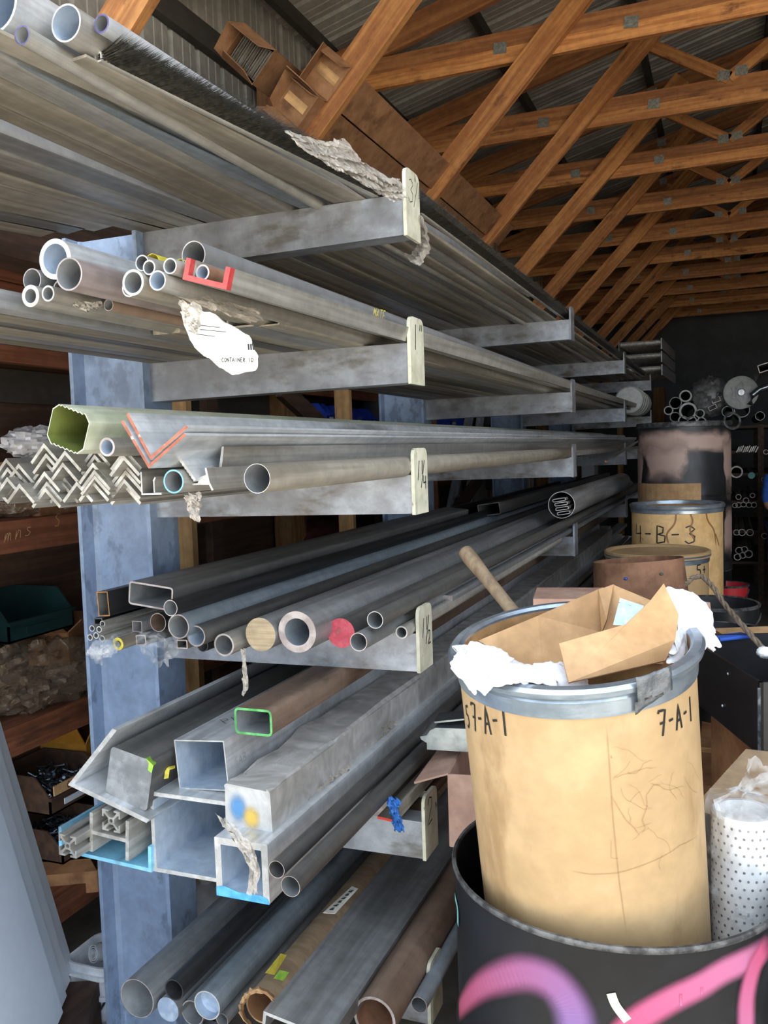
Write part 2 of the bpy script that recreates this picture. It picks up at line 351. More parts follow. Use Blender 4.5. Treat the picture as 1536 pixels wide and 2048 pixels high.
# outlines of the stock
def circ(r, n=28, ph=0): return [(r*math.cos(2*math.pi*i/n+ph), r*math.sin(2*math.pi*i/n+ph)) for i in range(n)]
def ring(ro, t, n=28): return [circ(ro, n), circ(ro-t, n)]
def rrect(w_, h, r, n=4):
    o = []
    for cx, cz, a0 in ((w_/2-r, h/2-r, 0), (-w_/2+r, h/2-r, 90), (-w_/2+r, -h/2+r, 180), (w_/2-r, -h/2+r, 270)):
        for k in range(n+1): a = math.radians(a0+90*k/n); o.append((cx+r*math.cos(a), cz+r*math.sin(a)))
    return o
def boxt(w_, h, t, r=.004): return [rrect(w_, h, r), rrect(w_-2*t, h-2*t, max(r-t, .0015))]
def angle_p(a, b, t): return [[(0, 0), (a, 0), (a, t), (t, t), (t, b), (0, b)]]          # corner at the origin
def chan_p(w_, h, t): return [[(-w_/2, 0), (w_/2, 0), (w_/2, h), (w_/2-t, h), (w_/2-t, t), (-w_/2+t, t), (-w_/2+t, h), (-w_/2, h)]]   # legs up
def beam_p(w_, h, t): return [[(-w_/2, -h/2), (-w_/2+t, -h/2), (-w_/2+t, -t/2), (w_/2-t, -t/2), (w_/2-t, -h/2), (w_/2, -h/2), (w_/2, h/2), (w_/2-t, h/2), (w_/2-t, t/2), (-w_/2+t, t/2), (-w_/2+t, h/2), (-w_/2, h/2)]]
def rotp(loops, deg):
    c, s_ = math.cos(math.radians(deg)), math.sin(math.radians(deg))
    return [[(x*c-z*s_, x*s_+z*c) for x, z in lp] for lp in loops]
def movep(loops, dx, dz): return [[(x+dx, z+dz) for x, z in lp] for lp in loops]
def tslot(a):
    q = []; s_ = a/2
    one = [(-.5, .5), (-.15, .5), (-.15, .42), (-.29, .42), (-.29, .37), (-.1, .17), (.1, .17), (.29, .37), (.29, .42), (.15, .42), (.15, .5)]
    for k in range(4): q += rotp([[(x*a, z*a) for x, z in one]], -90*k)[0]
    return [q[::-1], circ(a*.09, 10)]
def stock(name, label, cat, P, prof, L, m, cap='cut_aluminium', inner=None, yaw=0., pitch=0., roll=0., band=None, group=None, sides=None):
    """one bar, tube or section: the end face at P, running down the aisle"""
    mb = MB(); mats = [m, cap, inner or m]; ys = [0, L]; sect = [0]
    if band: mats.append(band[1]); ys = [0, band[0], L]; sect = [3, 0]
    mb.prism(rotp(prof, roll), ys, None, 0, 1, (True, True), 2, sect)
    o = mb.build(name, mats, None, .5)
    o.location = P; o.rotation_euler = (pitch, 0, -yaw)
    return tag(o, label, cat, group)
def tubes(rows):
    for r in rows: stock(*r[0], **r[1])
def blob(c, size, seed, amp=.35, n=(18, 12), sharp=2.2):
    """crumpled closed lump"""
    rr = random.Random(seed); mb = MB(); k = [(Vector((rr.uniform(-1, 1), rr.uniform(-1, 1), rr.uniform(-1, 1))).normalized(), rr.uniform(1.5, 7), rr.uniform(0, 6.3), rr.uniform(.3, 1)) for _ in range(16)]
    V = []; U_, W_ = n
    for j in range(W_+1):
        for i in range(U_):
            th = math.pi*j/W_; ph = 2*math.pi*i/U_
            d = Vector((math.sin(th)*math.cos(ph), math.sin(th)*math.sin(ph), math.cos(th)))
            s_ = sum(a*abs(math.sin(d.dot(v)*f*sharp+p)) for v, f, p, a in k)/len(k)
            r_ = 1+amp*(s_*2-.8)+(rr.uniform(-.5, .5)*amp*.35 if 0 < j < W_ else 0)
            V.append((c[0]+d.x*size[0]*r_, c[1]+d.y*size[1]*r_, c[2]+d.z*size[2]*r_))
    Fc = [(j*U_+i, (j+1)*U_+i, (j+1)*U_+(i+1) % U_, j*U_+(i+1) % U_) for j in range(W_) for i in range(U_)]
    return mb.add(V, Fc)
def cloth(pts, nu, nv, seed, amp=.006, thick=0):
    """bent sheet through a coarse grid of points (rows of points), crumpled"""
    rr = random.Random(seed); rows = len(pts); cols = len(pts[0]); mb = MB(); V = []
    ks = [(rr.uniform(4, 16), rr.uniform(4, 16), rr.uniform(0, 6.3)) for _ in range(7)]
    for j in range(nv+1):
        fv = j/nv*(rows-1); a = min(int(fv), rows-2); tv = fv-a
        for i in range(nu+1):
            fu = i/nu*(cols-1); b = min(int(fu), cols-2); tu = fu-b
            p = (Vector(pts[a][b])*(1-tu)+Vector(pts[a][b+1])*tu)*(1-tv)+(Vector(pts[a+1][b])*(1-tu)+Vector(pts[a+1][b+1])*tu)*tv
            q = [sum(math.sin(x*i/nu*2+y*j/nv*2+z+e) for x, y, z in ks)/7 for e in (0, 1.7, 3.1)]
            V.append(p+Vector(q)*amp*2.6+Vector((rr.gauss(0, 1), rr.gauss(0, 1), rr.gauss(0, 1)))*amp*.12)
    Fc = [(j*(nu+1)+i, j*(nu+1)+i+1, (j+1)*(nu+1)+i+1, (j+1)*(nu+1)+i) for j in range(nv) for i in range(nu)]
    return mb.add(V, Fc)
def solid(o, t, off=0):
    md = o.modifiers.new('thickness', 'SOLIDIFY'); md.thickness = t; md.offset = off; return o
# hand lettering as strokes
GL = {'0': [[(.3, 1), (.05, .7), (.05, .3), (.3, 0), (.55, .3), (.55, .7), (.3, 1)]], '1': [[(.3, 1), (.3, 0)]],
 '2': [[(.05, .75), (.2, 1), (.5, .9), (.5, .6), (.05, 0), (.6, .05)]], '3': [[(.05, .9), (.3, 1), (.55, .8), (.25, .55), (.55, .4), (.5, .1), (.2, 0), (0, .15)]],
 '4': [[(.1, 1), (.05, .45), (.6, .5)], [(.5, .95), (.48, 0)]], '5': [[(.55, 1), (.1, .95), (.08, .6), (.45, .55), (.55, .25), (.3, 0), (.05, .08)]],
 '7': [[(0, .9), (.05, 1), (.6, .98), (.28, 0)], [(.1, .5), (.55, .52)]], 'A': [[(0, 0), (.28, 1), (.6, 0)], [(.1, .35), (.52, .38)]],
 'B': [[(.08, 0), (.1, 1), (.45, .9), (.42, .6), (.12, .52), (.55, .42), (.52, .1), (.08, 0)]], '-': [[(.1, .5), (.5, .52)]], '.': [[(.25, .05), (.3, 0)]],
 '/': [[(.05, -.1), (.55, 1.1)]], '"': [[(.2, 1.05), (.18, .8)], [(.4, 1.05), (.38, .8)]], 'M': [[(0, 0), (.05, 1), (.3, .4), (.55, 1), (.6, 0)]],
 'T': [[(0, 1), (.6, 1)], [(.3, 1), (.3, 0)]], 'E': [[(.55, 1), (.08, 1), (.08, 0), (.55, 0)], [(.08, .5), (.45, .5)]], 'P': [[(.1, 0), (.1, 1), (.5, .9), (.5, .6), (.1, .5)]],
 'C': [[(.55, .85), (.3, 1), (.05, .6), (.1, .15), (.35, 0), (.58, .15)]], 'O': [[(.3, 1), (.05, .6), (.1, .1), (.35, 0), (.56, .4), (.5, .9), (.3, 1)]],
 'N': [[(.05, 0), (.05, 1), (.52, 0), (.55, 1)]], 'I': [[(.3, 0), (.3, 1)]], 'R': [[(.1, 0), (.1, 1), (.5, .85), (.45, .55), (.1, .5), (.55, 0)]], 'D': [[(.1, 0), (.1, 1), (.45, .85), (.55, .5), (.4, .1), (.1, 0)]],
 'S': [[(.55, .85), (.3, 1), (.08, .75), (.5, .4), (.4, .05), (.05, .1)]], 'm': [[(0, 0), (.05, .6), (.1, .1), (.2, .6), (.3, .55), (.32, 0), (.42, .6), (.55, .5), (.6, 0)]],
 'n': [[(.05, 0), (.1, .6), (.12, .1), (.3, .6), (.5, .5), (.52, 0)]], 's': [[(.5, .55), (.2, .6), (.2, .4), (.5, .2), (.3, 0), (0, .05)]], '+': [[(.05, .5), (.55, .5)], [(.3, .8), (.3, .2)]],
 'F': [[(.08, 0), (.08, 1), (.55, 1)], [(.08, .55), (.45, .55)]], 'w': [[(0, .6), (.15, 0), (.3, .5), (.45, 0), (.6, .6)]], 'U': [[(.08, 1), (.08, .2), (.3, 0), (.52, .2), (.52, 1)]], 'L': [[(.08, 1), (.08, 0), (.5, 0)]], ' ': []}
def write(mb, text, place, h, lw, slant=0., wf=.8):
    """place(u, v) -> (point, normal); letters h tall"""
    u0 = 0
    for ch in text:
        for st in GL[ch]:
            q = []
            for a, b in zip(st[:-1], st[1:]):
                for k in range(3): q.append((a[0]+(b[0]-a[0])*k/3, a[1]+(b[1]-a[1])*k/3))
            q.append(st[-1])
            pn = [place(u0+(x+slant*y)*h, y*h) for x, y in q]
            mb.ribbon([p for p, _ in pn], [n_ for _, n_ in pn], lw)
        u0 += wf*h
    return mb
def plane_place(o, u, v):
    o = Vector(o); u = Vector(u).normalized(); v = Vector(v).normalized(); n_ = u.cross(v)
    return lambda a, b: (o+u*a+v*b+n_*.0008, n_)
def cyl_place(r, th0, z0, rise=0.):
    def f(a, b):
        t = th0+a/r; return Vector(((r+.0009)*math.cos(t), (r+.0009)*math.sin(t), z0+b+rise*a)), Vector((math.cos(t), math.sin(t), 0))
    return f
# ------------------------------------------------------------------ the shed
XW, XE, YB, YF = -1.72, 5.7, 15.0, -.55
EAVE, SLOPE = 4.12, .25
FL = -.2                      # floor level
XR = (XW+XE)/2
def struct(name, mb, m, parent=None, smooth=0):
    o = mb.build(name, m, parent, smooth); o['kind'] = 'structure'; return o
struct('floor', MB().box(((XW+XE)/2, (YB+YF)/2, FL-.05), (XE-XW, YB-YF, .1)), 'concrete')
struct('ground', MB().box((2, -20.6, FL-.06), (60, 40, .1)), 'yard_gravel')
def ribs(a0, a1, step=.229, h=.019):
    """ribbed sheet outline: (along, height) points"""
    p = []; x = a0
    while x < a1-.01:
        p += [(x, 0), (x+.012, h), (x+.035, h), (x+.047, 0), (x+.105, 0), (x+.11, .004), (x+.125, .004), (x+.13, 0), (x+.17, 0), (x+.175, .004), (x+.19, .004), (x+.195, 0)]; x += step
    return p
def sheet(prof, f0, f1):
    mb = MB(); n = len(prof); mb.add([f0(*p) for p in prof]+[f1(*p) for p in prof], [(i, i+1, n+i+1, n+i) for i in range(n-1)]); return mb
yp = ribs(YF, YB)
wl = struct('wall_left', sheet(yp, lambda a, h: (XW-h, a, FL), lambda a, h: (XW-h, a, EAVE+.14)), 'metal_panel')
solid(wl, .004)
wr = struct('wall_right', sheet(ribs(YF, YB), lambda a, h: (XE+h, a, FL), lambda a, h: (XE+h, a, EAVE+.14)), 'metal_panel'); solid(wr, .004)
ridge = EAVE+SLOPE*(XR-XW)
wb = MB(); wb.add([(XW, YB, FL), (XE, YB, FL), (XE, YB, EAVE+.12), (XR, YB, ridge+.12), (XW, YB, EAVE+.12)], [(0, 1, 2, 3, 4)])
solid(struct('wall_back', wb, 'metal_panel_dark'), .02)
wf_ = MB(); wf_.add([(XW, YF, 3.75), (XE, YF, 3.75), (XE, YF, EAVE), (XR, YF, ridge), (XW, YF, EAVE)], [(0, 1, 2, 3, 4)])
wf_.add([(4.6, YF, FL), (XE, YF, FL), (XE, YF, 3.75), (4.6, YF, 3.75)], [(0, 1, 2, 3)])
solid(struct('wall_front', wf_, 'metal_panel'), .02)
rp = ribs(YF-.3, YB)
rf = MB(); n = len(rp)
for xa, za, xb, zb_ in ((XW-.2, EAVE-.05, XR, ridge), (XR, ridge, XE+.2, EAVE-.05)):
    rf.add([(xa, a, za+h+.06) for a, h in rp]+[(xb, a, zb_+h+.06) for a, h in rp], [(i, i+1, n+i+1, n+i) for i in range(n-1)])
solid(struct('ceiling', rf, 'metal_panel'), .004)
# purlins under the roof and girts on the walls

q = 0
for x in (-1.6, -.75, .15, 1.05, 1.9):
    z = EAVE+SLOPE*(x-XW)+.012
    o = struct('purlin', MB().box((x, (YB+YF)/2, z), (.045, YB-YF, .085)), 'purlin_dark'); q += 1
    tag(o, 'dark timber purlin under the metal roof, %s up from the left wall' % ORD[q-1], 'purlin', 'purlins under the roof')
for i, z in enumerate((.9, 1.9, 2.9, 3.72)):
    o = struct('girt', MB().box((XW+.03, (YB+YF)/2, z), (.05, YB-YF, .12)), 'purlin_dark')
    tag(o, 'dark horizontal girt on the ribbed left wall, %s from the floor' % ORD[i], 'girt', 'girts on the left wall')
# trusses and knee braces
TY = [.28, 1.5]+[2.9+1.235*k for k in range(0, 10)]
b0, b1 = at(868, 372, 'Y', 2.85), at(1140, 20, 'Y', 2.85)
bs = (b1.z-b0.z)/(b1.x-b0.x)
CB = 3.775
def topz(x): return CB+.02+SLOPE*(x-XW)+.03
for k, y in enumerate(TY):
    t = empty('roof_truss', (XW, y, CB), None, 'timber roof truss, %s in line from the entrance' % ORD[k], 'truss', 'roof trusses')
    def P(name, mb, m, par=t):
        o = mb.build(name, m, par, 0); o.matrix_parent_inverse = Matrix.Translation(-t.location); return o
    yj = R.uniform(-.01, .01)
    P('lower_chord', MB().box(((XW+XE)/2, y, CB+.045), (XE-XW-.1, .038, .088)), 'wood_brace')
    P('upper_chord_ply', MB().box(((XW+XE)/2, y+.002, CB+.135), (XE-XW-.4, .036, .088)), 'wood_truss')
    for sg, xx in ((1, (XW+XR)/2), (-1, (XE+XR)/2)):
        o = MB().box((0, 0, 0), (math.hypot(XR-XW, SLOPE*(XR-XW)), .038, .15)).build('rafter', 'wood_truss', t, 0); o.location = (xx-XW, 0, .12+SLOPE*(XR-XW)/2); o.rotation_euler = (0, -sg*math.atan(SLOPE), 0)
    nx = .76
    for (xa, xb) in ((nx, nx-.62), (nx, XR-.03), (3.3, 3.3+.62), (3.3, XR+.03)):
        xe = min(max(xb, XW), XE); zt = CB+.12+SLOPE*(min(xe, 2*XR-xe)-XW)-.03
        va_, vb_ = Vector((xa, 0, CB+.17)), Vector((xb, 0, zt)); o = MB().box((0, 0, 0), ((vb_-va_).length, .036, .075)).build('web', 'wood_brace', t, 0); o.location = (va_+vb_)/2-Vector((XW, .004, CB)); o.rotation_euler = (0, -math.atan2(vb_.z-va_.z, vb_.x-va_.x), 0)
    for (px_, pz) in ((nx-.06, CB+.19), (nx+.09, CB+.2), (-.45, CB+.09), (.25, CB+.09), (1.5, CB+.09), (nx-.6, CB+.62)):
        P('nail_plate', MB().box((px_+R.uniform(-.05, .05), y-.0215, pz+R.uniform(-.01, .01)), (.075, .003, .062), Matrix.Rotation(R.uniform(-.1, .1), 3, 'Y')), 'gang_plate')
    yb = y-.05
    xa = XW+.08 if k else -1.25; a = Vector((xa, yb, b0.z+bs*(xa-b0.x))); xt = (b0.z-bs*b0.x-(CB+.12-SLOPE*XW))/(SLOPE-bs)
    e_ = Vector((xt+.03, yb, b0.z+bs*(xt+.03-b0.x))); o = MB().box((0, 0, 0), ((e_-a).length, .04, .135)).build('knee_brace', 'wood_brace', None, 0); o.location = (a+e_)/2; o.rotation_euler = (0, -math.atan(bs), 0)
    tag(o, 'diagonal timber knee brace under the roof, %s from the entrance' % ORD[k], 'brace', 'knee braces')
for i, y in enumerate((-.42, 2.33, 4.8, 7.2, 9.6, 12.0)):
    o = MB().box((XW+.12, y, 1.8), (.13, .14, 4.0)).build('wall_post', 'wood_post', None, 0)
    tag(o, 'square timber post against the left wall, %s from the entrance' % ORD[i], 'post', 'wall posts')
# long cartons lying in the slope of the braces
ang = math.atan(bs)
def carton(label, px, py, w_, h, yend, L, open_=False, m='cardboard_dark'):
    c = at(px, py, 'Y', yend); t = empty('long_carton', c, (0, -ang, 0), label, 'carton', 'long cartons on the braces')
    if open_:
        MB().prism([rrect(w_, h, .002, 1), rrect(w_-.008, h-.008, .001, 1)], [0, L]).build('carton_sleeve', [m, m], t, 0)
        for i in range(9):
            MB().prism(boxt(w_*.8, .016, .002), [.01+.004*(i % 2), L-.1], movep).build('rail', 'dusty_aluminium', t, 0) if 0 else \
            MB().prism(movep(boxt(w_*.82, .013, .0015), 0, -h/2+.02+i*(h-.03)/9), [.012+.01*(i % 2), .7]).build('aluminium_rail', ['dusty_aluminium', 'mill_aluminium'], t, 0)
    else:
        MB().box((0, L/2, 0), (w_, L, h)).build('carton_body', m, t, 0)
    # torn flaps
    r_ = random.Random(int(px))
    for sx, sz, wd in ((0, 1, w_), (1, 0, h), (-1, 0, h)):
        ln = r_.uniform(.06, .11); tl = r_.uniform(-.5, .3)
        mb = MB(); ax = Vector((1, 0, 0)) if sz else Vector((0, 0, 1)); out = Vector((sx, 0, sz)); base = Vector((sx*w_/2, 0, sz*h/2))
        tip = Vector((0, -ln*math.cos(tl), 0))+out*ln*math.sin(tl)
        mb.add([base-ax*wd/2, base+ax*wd/2, base+tip+ax*wd*(.5-r_.uniform(0, .25)), base+tip*r_.uniform(.7, 1)-ax*wd*(.5-r_.uniform(0, .2))], [(0, 1, 2, 3)])
        solid(mb.build('flap', m, t, 0), .004)
    MB().box((0, -.0015 if not open_ else .3, 0 if not open_ else h/2+.001), (w_*.25, .002 if not open_ else .5, h*.8 if not open_ else .002)).build('tape_strip', 'wood_pale', t, 0)
    return t
carton('open brown carton of ribbed aluminium rails leaning against the left wall', 497, 108, .17, .2, 1.3, 3.2, True)
carton('brown carton with taped square end, highest on the knee braces', 655, 148, .17, .15, 1.42, 3.0)
carton('torn brown carton in the middle of the pile on the knee braces', 592, 205, .16, .15, 1.36, 3.0)
carton('brown carton with split flaps, lowest on the knee braces', 545, 268, .17, .15, 1.3, 3.0)
# ------------------------------------------------------------------ the cantilever rack
ZB = [EYE+(z-.00447)*S for z in (.22645, .07513, -.06191, -.23104, -.43717)]+[.085]
ZT = [z+.1 for z in ZB]                       # top of the arms: what the stock rests on
TXT = ['3/4', '1"', '11/4', '11/2', '2', '']
NEAR = ['', 'second', 'third', 'last']
XC1, XC0 = -.327*S, -.434*S                   # front and back flange of the columns
for k in range(4):
    y0 = k*S; yc = y0+.033
    fr = empty('rack_frame', (XC1, yc, FL), None, ['cantilever rack column with long arms, nearest the entrance', 'second cantilever rack column from the entrance',
         'third cantilever rack column from the entrance', 'farthest cantilever rack column, behind the drums'][k], 'rack', 'cantilever rack frames')
    off = Matrix.Translation(-fr.location)
    def P(name, mb, m, par=fr, sm=0):
        o = mb.build(name, m, par, sm); o.matrix_parent_inverse = off if par is fr else Matrix.Identity(4); return o
    H = 2.27; hc = (H+FL)/2; hl = H-FL
    col = MB(); hw = .0665; tf = .013
    col.box(((XC1-tf/2), yc, hc), (tf, 2*hw, hl)); col.box((XC0+tf/2, yc, hc), (tf, 2*hw, hl)); col.box(((XC0+XC1)/2, yc, hc), (XC1-XC0-2*tf, .009, hl))
    for sx in (XC0+tf, XC1-tf):
        for sy in (-.0045, .0045): col.beam((sx, yc+sy, FL), (sx, yc+sy, H), .016, .016, (1, 1, 0))
    P('column', col, 'column_paint')
    P('base_plate', MB().box(((XC0+XC1)/2, yc, FL+.01), (.40, .24, .02)), 'arm_paint')
    for lv in range(6):
        if lv == 5 and k > 1: continue
        a = MB(); zr = ZB[lv]-.008 if lv < 5 else ZB[lv]; zt = ZT[lv]
        a.add([(XC1, y0, zr), (-.009, y0, ZB[lv]), (-.009, y0, zt), (XC1, y0, zt+.003), (XC1, y0+.066, zr), (-.009, y0+.066, ZB[lv]), (-.009, y0+.066, zt), (XC1, y0+.066, zt+.003)],
              [(0, 1, 2, 3), (7, 6, 5, 4), (0, 4, 5, 1), (3, 2, 6, 7), (0, 3, 7, 4), (1, 5, 6, 2)])
        arm = P('arm', a, 'arm_paint')
        pl = MB(); hgt = .168; r_ = .022
        lp = [(y0-.004, ZB[lv]-.003), (y0+.100, ZB[lv]-.003)]
        for c_, a0 in ((y0+.100-r_, 0), (y0-.004+r_, 90)):
            for i in range(5):
                t = math.radians(a0+22.5*i); lp.append((c_+r_*math.cos(t), ZB[lv]+hgt-r_+r_*math.sin(t)))
        nn = len(lp)
        pl.add([(-.009, a_, b_) for a_, b_ in lp]+[(0.0, a_, b_) for a_, b_ in lp], [tuple(range(nn))[::-1], tuple(range(nn, 2*nn))]+[(i, (i+1) % nn, nn+(i+1) % nn, nn+i) for i in range(nn)])
        pt = P('end_plate', pl, 'plate_cream' if k == 0 else 'arm_paint')
        if k == 0 and TXT[lv]:
            mb = MB(); s_ = TXT[lv]
            hh = {0: .06, 1: .065, 2: .05, 3: .05, 4: .07}[lv]
            pen = .0042 if lv else .0018
            if lv in (2, 3):
                write(mb, '1', plane_place((.0, y0+.006, ZB[lv]+.085), (0, 1, 0), (0, 0, 1)), .05, pen, .25)
                write(mb, '1', plane_place((.0, y0+.044, ZB[lv]+.10), (0, 1, 0), (0, 0, 1)), .035, pen, .1)
                write(mb, '/', plane_place((.0, y0+.042, ZB[lv]+.07), (0, 1, 0), (0, 0, 1)), .06, pen)
                write(mb, '4' if lv == 2 else '2', plane_place((.0, y0+.062, ZB[lv]+.06), (0, 1, 0), (0, 0, 1)), .036, pen)
            else:
                write(mb, s_, plane_place((.0, y0+.012, ZB[lv]+.085), (0, 1, 0), (0, 0, 1)), hh, pen, .1, .62)
            o = mb.build('marker_writing', 'marker', fr, 0); o.matrix_parent_inverse = off
# timber posts and braces standing behind the rack
def post(label, px, py, X, w_, d, z1, m='wood_post', tilt=0, z0=FL):
    p = at(px, py, 'X', X); o = MB().box((0, 0, (z1-z0)/2), (d, w_, z1-z0)).build('timber_post', m, None, 0)
    o.location = (p.x, p.y, z0); o.rotation_euler = (tilt, 0, 0); return tag(o, label, 'post', 'timber posts behind the rack')
post('pale timber post behind the nearest rack column', 372, 1110, -1.22, .035, .09, 2.3, 'wood_pale')
post('pale timber post in front of the blue bins', 686, 800, -1.25, .035, .09, 2.3, 'wood_pale')
post('timber post beside the aluminium ladder behind the rack', 860, 840, -1.25, .03, .09, 2.3, 'wood_post')
post('stub of pale timber behind the second rack column', 1240, 830, -1.0, .12, .09, 2.1, 'wood_pale')
post('leaning pale timber board behind the far arms', 1278, 800, -.55, .14, .05, 2.3, 'wood_pale', -.06)
post('dark square post at the far end of the rack', 1318, 720, -.2, .2, .16, 2.42, 'wood_post')
# ------------------------------------------------------------------ stock on the top tier
def tube(label, px, py, ry, Y, wall, L, m, cap='cut_aluminium', inner='tube_inside', group=None, name='round_tube', **kw):
    p = at(px, py, 'Y', Y); r = ry/pxm(p)
    pr_ = ring(r, wall*r, 32 if ry > 15 else 20) if wall < 1 else [circ(r, 36)]
    return stock(name, label, 'bar' if wall >= 1 else 'tube', p, pr_, L, m, cap, inner, group=group, **kw)
def bar(label, X, Y, z, w_, h, L, m, name='flat_bar', cat='bar', cap=None, group=None, prof=None, **kw):
    return stock(name, label, cat, Vector((X, Y, z)), prof or [rrect(w_, h, min(.003, h/3), 2)], L, m, cap or m, group=group, **kw)
def attach(o, par):
    o.parent = par; o.matrix_parent_inverse = par.matrix_basis.inverted(); return o
z1 = ZT[0]+.001
def bar2(label, pa, pb, z, w_, h, L, m, back=0., name='flat_strip', cat='strip', prof=None, cap='cut_aluminium', roll=0):
    """bar lying at height z along the line through two photo points"""
    a, b = at(*pa, 'Z', z), at(*pb, 'Z', z); d = (b-a).normalized(); a = a-d*back
    return stock(name, label, cat, a, prof or [rrect(w_, h, min(.003, h/3), 2)], L, m, cap, yaw=math.atan2(d.x, d.y), roll=roll)
def tubez(label, px, py, ry, z, wall, L, m, **kw): return tube(label, px, py, ry, at(px, py, 'Z', z).y, wall, L, m, **kw)
tubez('wide pale aluminium pipe cut by the top corner of the photo', -14, 4, 62, 2.33, .09, 8.2, 'bright_aluminium', inner='pale_inside')
tubez('large aluminium pipe with bright rim on the top tier', 132, 46, 37, 2.303, .1, 8.1, 'mill_aluminium', inner='pale_inside')
tubez('slim tube with dark purple rim at the outer edge of the top tier', 203, 47, 19, 2.302, .2, 2.75, 'bright_aluminium', cap='purple_paint', yaw=.03)
tubez('small tube with purple rim below the wide pale pipe', 44, 70, 19, 2.268, .16, 7, 'mill_aluminium', cap='purple_paint')
TOPG = 'dusty aluminium sections lying on the top tier arms'
LBL = 'dusty aluminium section seen from below on the top tier'
x = -.795; i = 0
for wd, st in zip([.075, .05, .088, .062, .05, .09, .06, .075], 'cfbcbfcb'):
    if x+wd > -.27: break
    if st == 'c': pf = chan_p(wd-.005, .03, .004)
    elif st == 'b': pf = movep(boxt(wd-.005, .03, .003), 0, .015)
    else: pf = movep([rrect(wd-.005, .012, .002, 2)], 0, .006)
    mm = ['dusty_aluminium', 'dusty_aluminium', 'mill_aluminium', 'grey_steel'][i % 4]
    y0 = (-1.42 if i > 3 else .12)+R.uniform(-.02, .1); L = 7.2-y0+R.uniform(-.2, .2)
    bar(LBL+', %s from the column' % ORD[i], x+wd/2, y0, z1, wd, .03, L, mm, 'aluminium_section', 'section', 'cut_aluminium', TOPG, pf, yaw=R.uniform(-.002, .002))
    if i < 4:
        yw = .2-.045*i; xx = x+wd/2; bar('short dusty section fanning out towards the entrance on the top tier, %s from the column' % ORD[i], xx-math.sin(yw)*1.6, -1.55, z1, wd, .03, 1.64, mm, 'aluminium_section', 'section', 'cut_aluminium', 'sections fanning out on the top tier', [[(p_[0]*1.28, p_[1]) for p_ in lp] for lp in pf], yaw=yw)
    x += wd; i += 1
for i in range(3):
    yw = .24+.03*i; xx = -.865-.085*i; bar('dark dusty bar fanning past the column under the top tier, %s from the arm' % ORD[i], xx-math.sin(yw)*1.6, -1.64, z1, .08, .03, 1.6, ['dusty_aluminium', 'mid_steel', 'dusty_aluminium'][i], 'metal_bar', 'bar', 'mid_steel', 'bars fanning past the column', chan_p(.088, .03, .004), yaw=yw)
bar2('wide pale flat strip fanned out under the small purple-rimmed tube', (0, 128), (600, 405), z1+.004, .05, .006, 1.75, 'blue_steel', .3)
bar2('brownish flat strip between the pale strip and the brush', (60, 108), (655, 388), z1+.005, .05, .007, 1.55, 'dusty_aluminium', .25)
bar2('narrow bent pale sliver beside the brush on the top tier', (300, 186), (500, 302), z1+.012, .012, .004, 1.4, 'bright_aluminium', 0)
bar2('dull flat bar lying under the large bright-rimmed pipe', (150, 118), (700, 395), z1+.003, .05, .005, 1.25, 'dusty_aluminium', 0, cap='dusty_aluminium')
bar2('grey plate strip fanned beside the pale strip', (0, 170), (560, 420), z1+.012, .05, .006, 1.7, 'dusty_aluminium', .3, roll=-6)
# the brush strip
bp = at(196, 114, 'Z', 2.272)
for i in range(4):
    bar('dusty flat bar on the top tier beyond the nearest arm, %s from the edge' % ORD[i], -.1-.055*i, .16, z1+.006, .045, .012, 6.9, ['dusty_aluminium', 'mill_aluminium'][i % 2], cap='cut_aluminium', group='flat bars on the outer half of the top tier')
be_ = at(770, 398, 'Z', 2.272); byaw = math.atan2((be_-bp).x, (be_-bp).y); BL = 1.12
br = empty('brush_strip', bp, (0, 0, -byaw), 'black bristle brush strip along the outer edge of the top tier, in front', 'brush')
MB().prism(boxt(.016, .016, .003), [0, BL]).build('holder', ['mill_aluminium', 'cut_aluminium'], br, .5)
bm = MB(); bl = (at(258, 95, 'Y', bp.y)-bp)*1.25; bl.z += .004; rb = random.Random(3)
n_ = Vector((-bl.z, 0, bl.x)).normalized(); y = 0.0
bm.prism([[(0, -.006), (bl.x*.6, bl.z*.6-.008), (bl.x*.6, bl.z*.6+.008), (0, .006)]], [.02, BL-.02])
while y < BL:
    for _ in range(16):
        t = rb.uniform(-1, 1); b_ = Vector((0, y+rb.uniform(0, .006), t*.006)); e_ = bl*rb.uniform(.9, 1.06)+n_*t*.014+Vector((0, y+rb.uniform(-.012, .012), rb.uniform(-.002, .002)))
        wv = .0012 if y < 2.6 else .003
        bm.add([b_, b_+Vector((0, wv, 0)), e_], [(0, 1, 2)]); bm.add([b_, b_+Vector((0, 0, wv)), e_], [(0, 1, 2)])
    y += .004 if y < 1.2 else (.007 if y < 2.6 else .02)
o = bm.build('bristles', 'bristle', br, 0); o['kind'] = 'stuff'
b2 = empty('brush_strip', (-.06, .14, 2.29), None, 'black bristle brush strip running on behind the nearest top arm', 'brush')
MB().prism(boxt(.016, .016, .003), [0, 6.9]).build('holder', ['mill_aluminium', 'cut_aluminium'], b2, .5)
bm = MB(); bm.prism([[(0, -.006), (.04, .004), (.04, .026), (0, .006)]], [.01, 6.8])
for i in range(2600):
    y = 6.85*(i/2600)**1.6; t = rb.uniform(-1, 1); wv = .0012+.004*(i/2600); e_ = Vector((.05, y+rb.uniform(-.012, .012), .02+t*.015)); b_ = Vector((0, y, t*.006)); bm.add([b_, b_+Vector((0, wv, 0)), e_], [(0, 1, 2)]); bm.add([b_, b_+Vector((0, 0, wv)), e_], [(0, 1, 2)])
o = bm.build('bristles', 'bristle', b2, 0); o['kind'] = 'stuff'
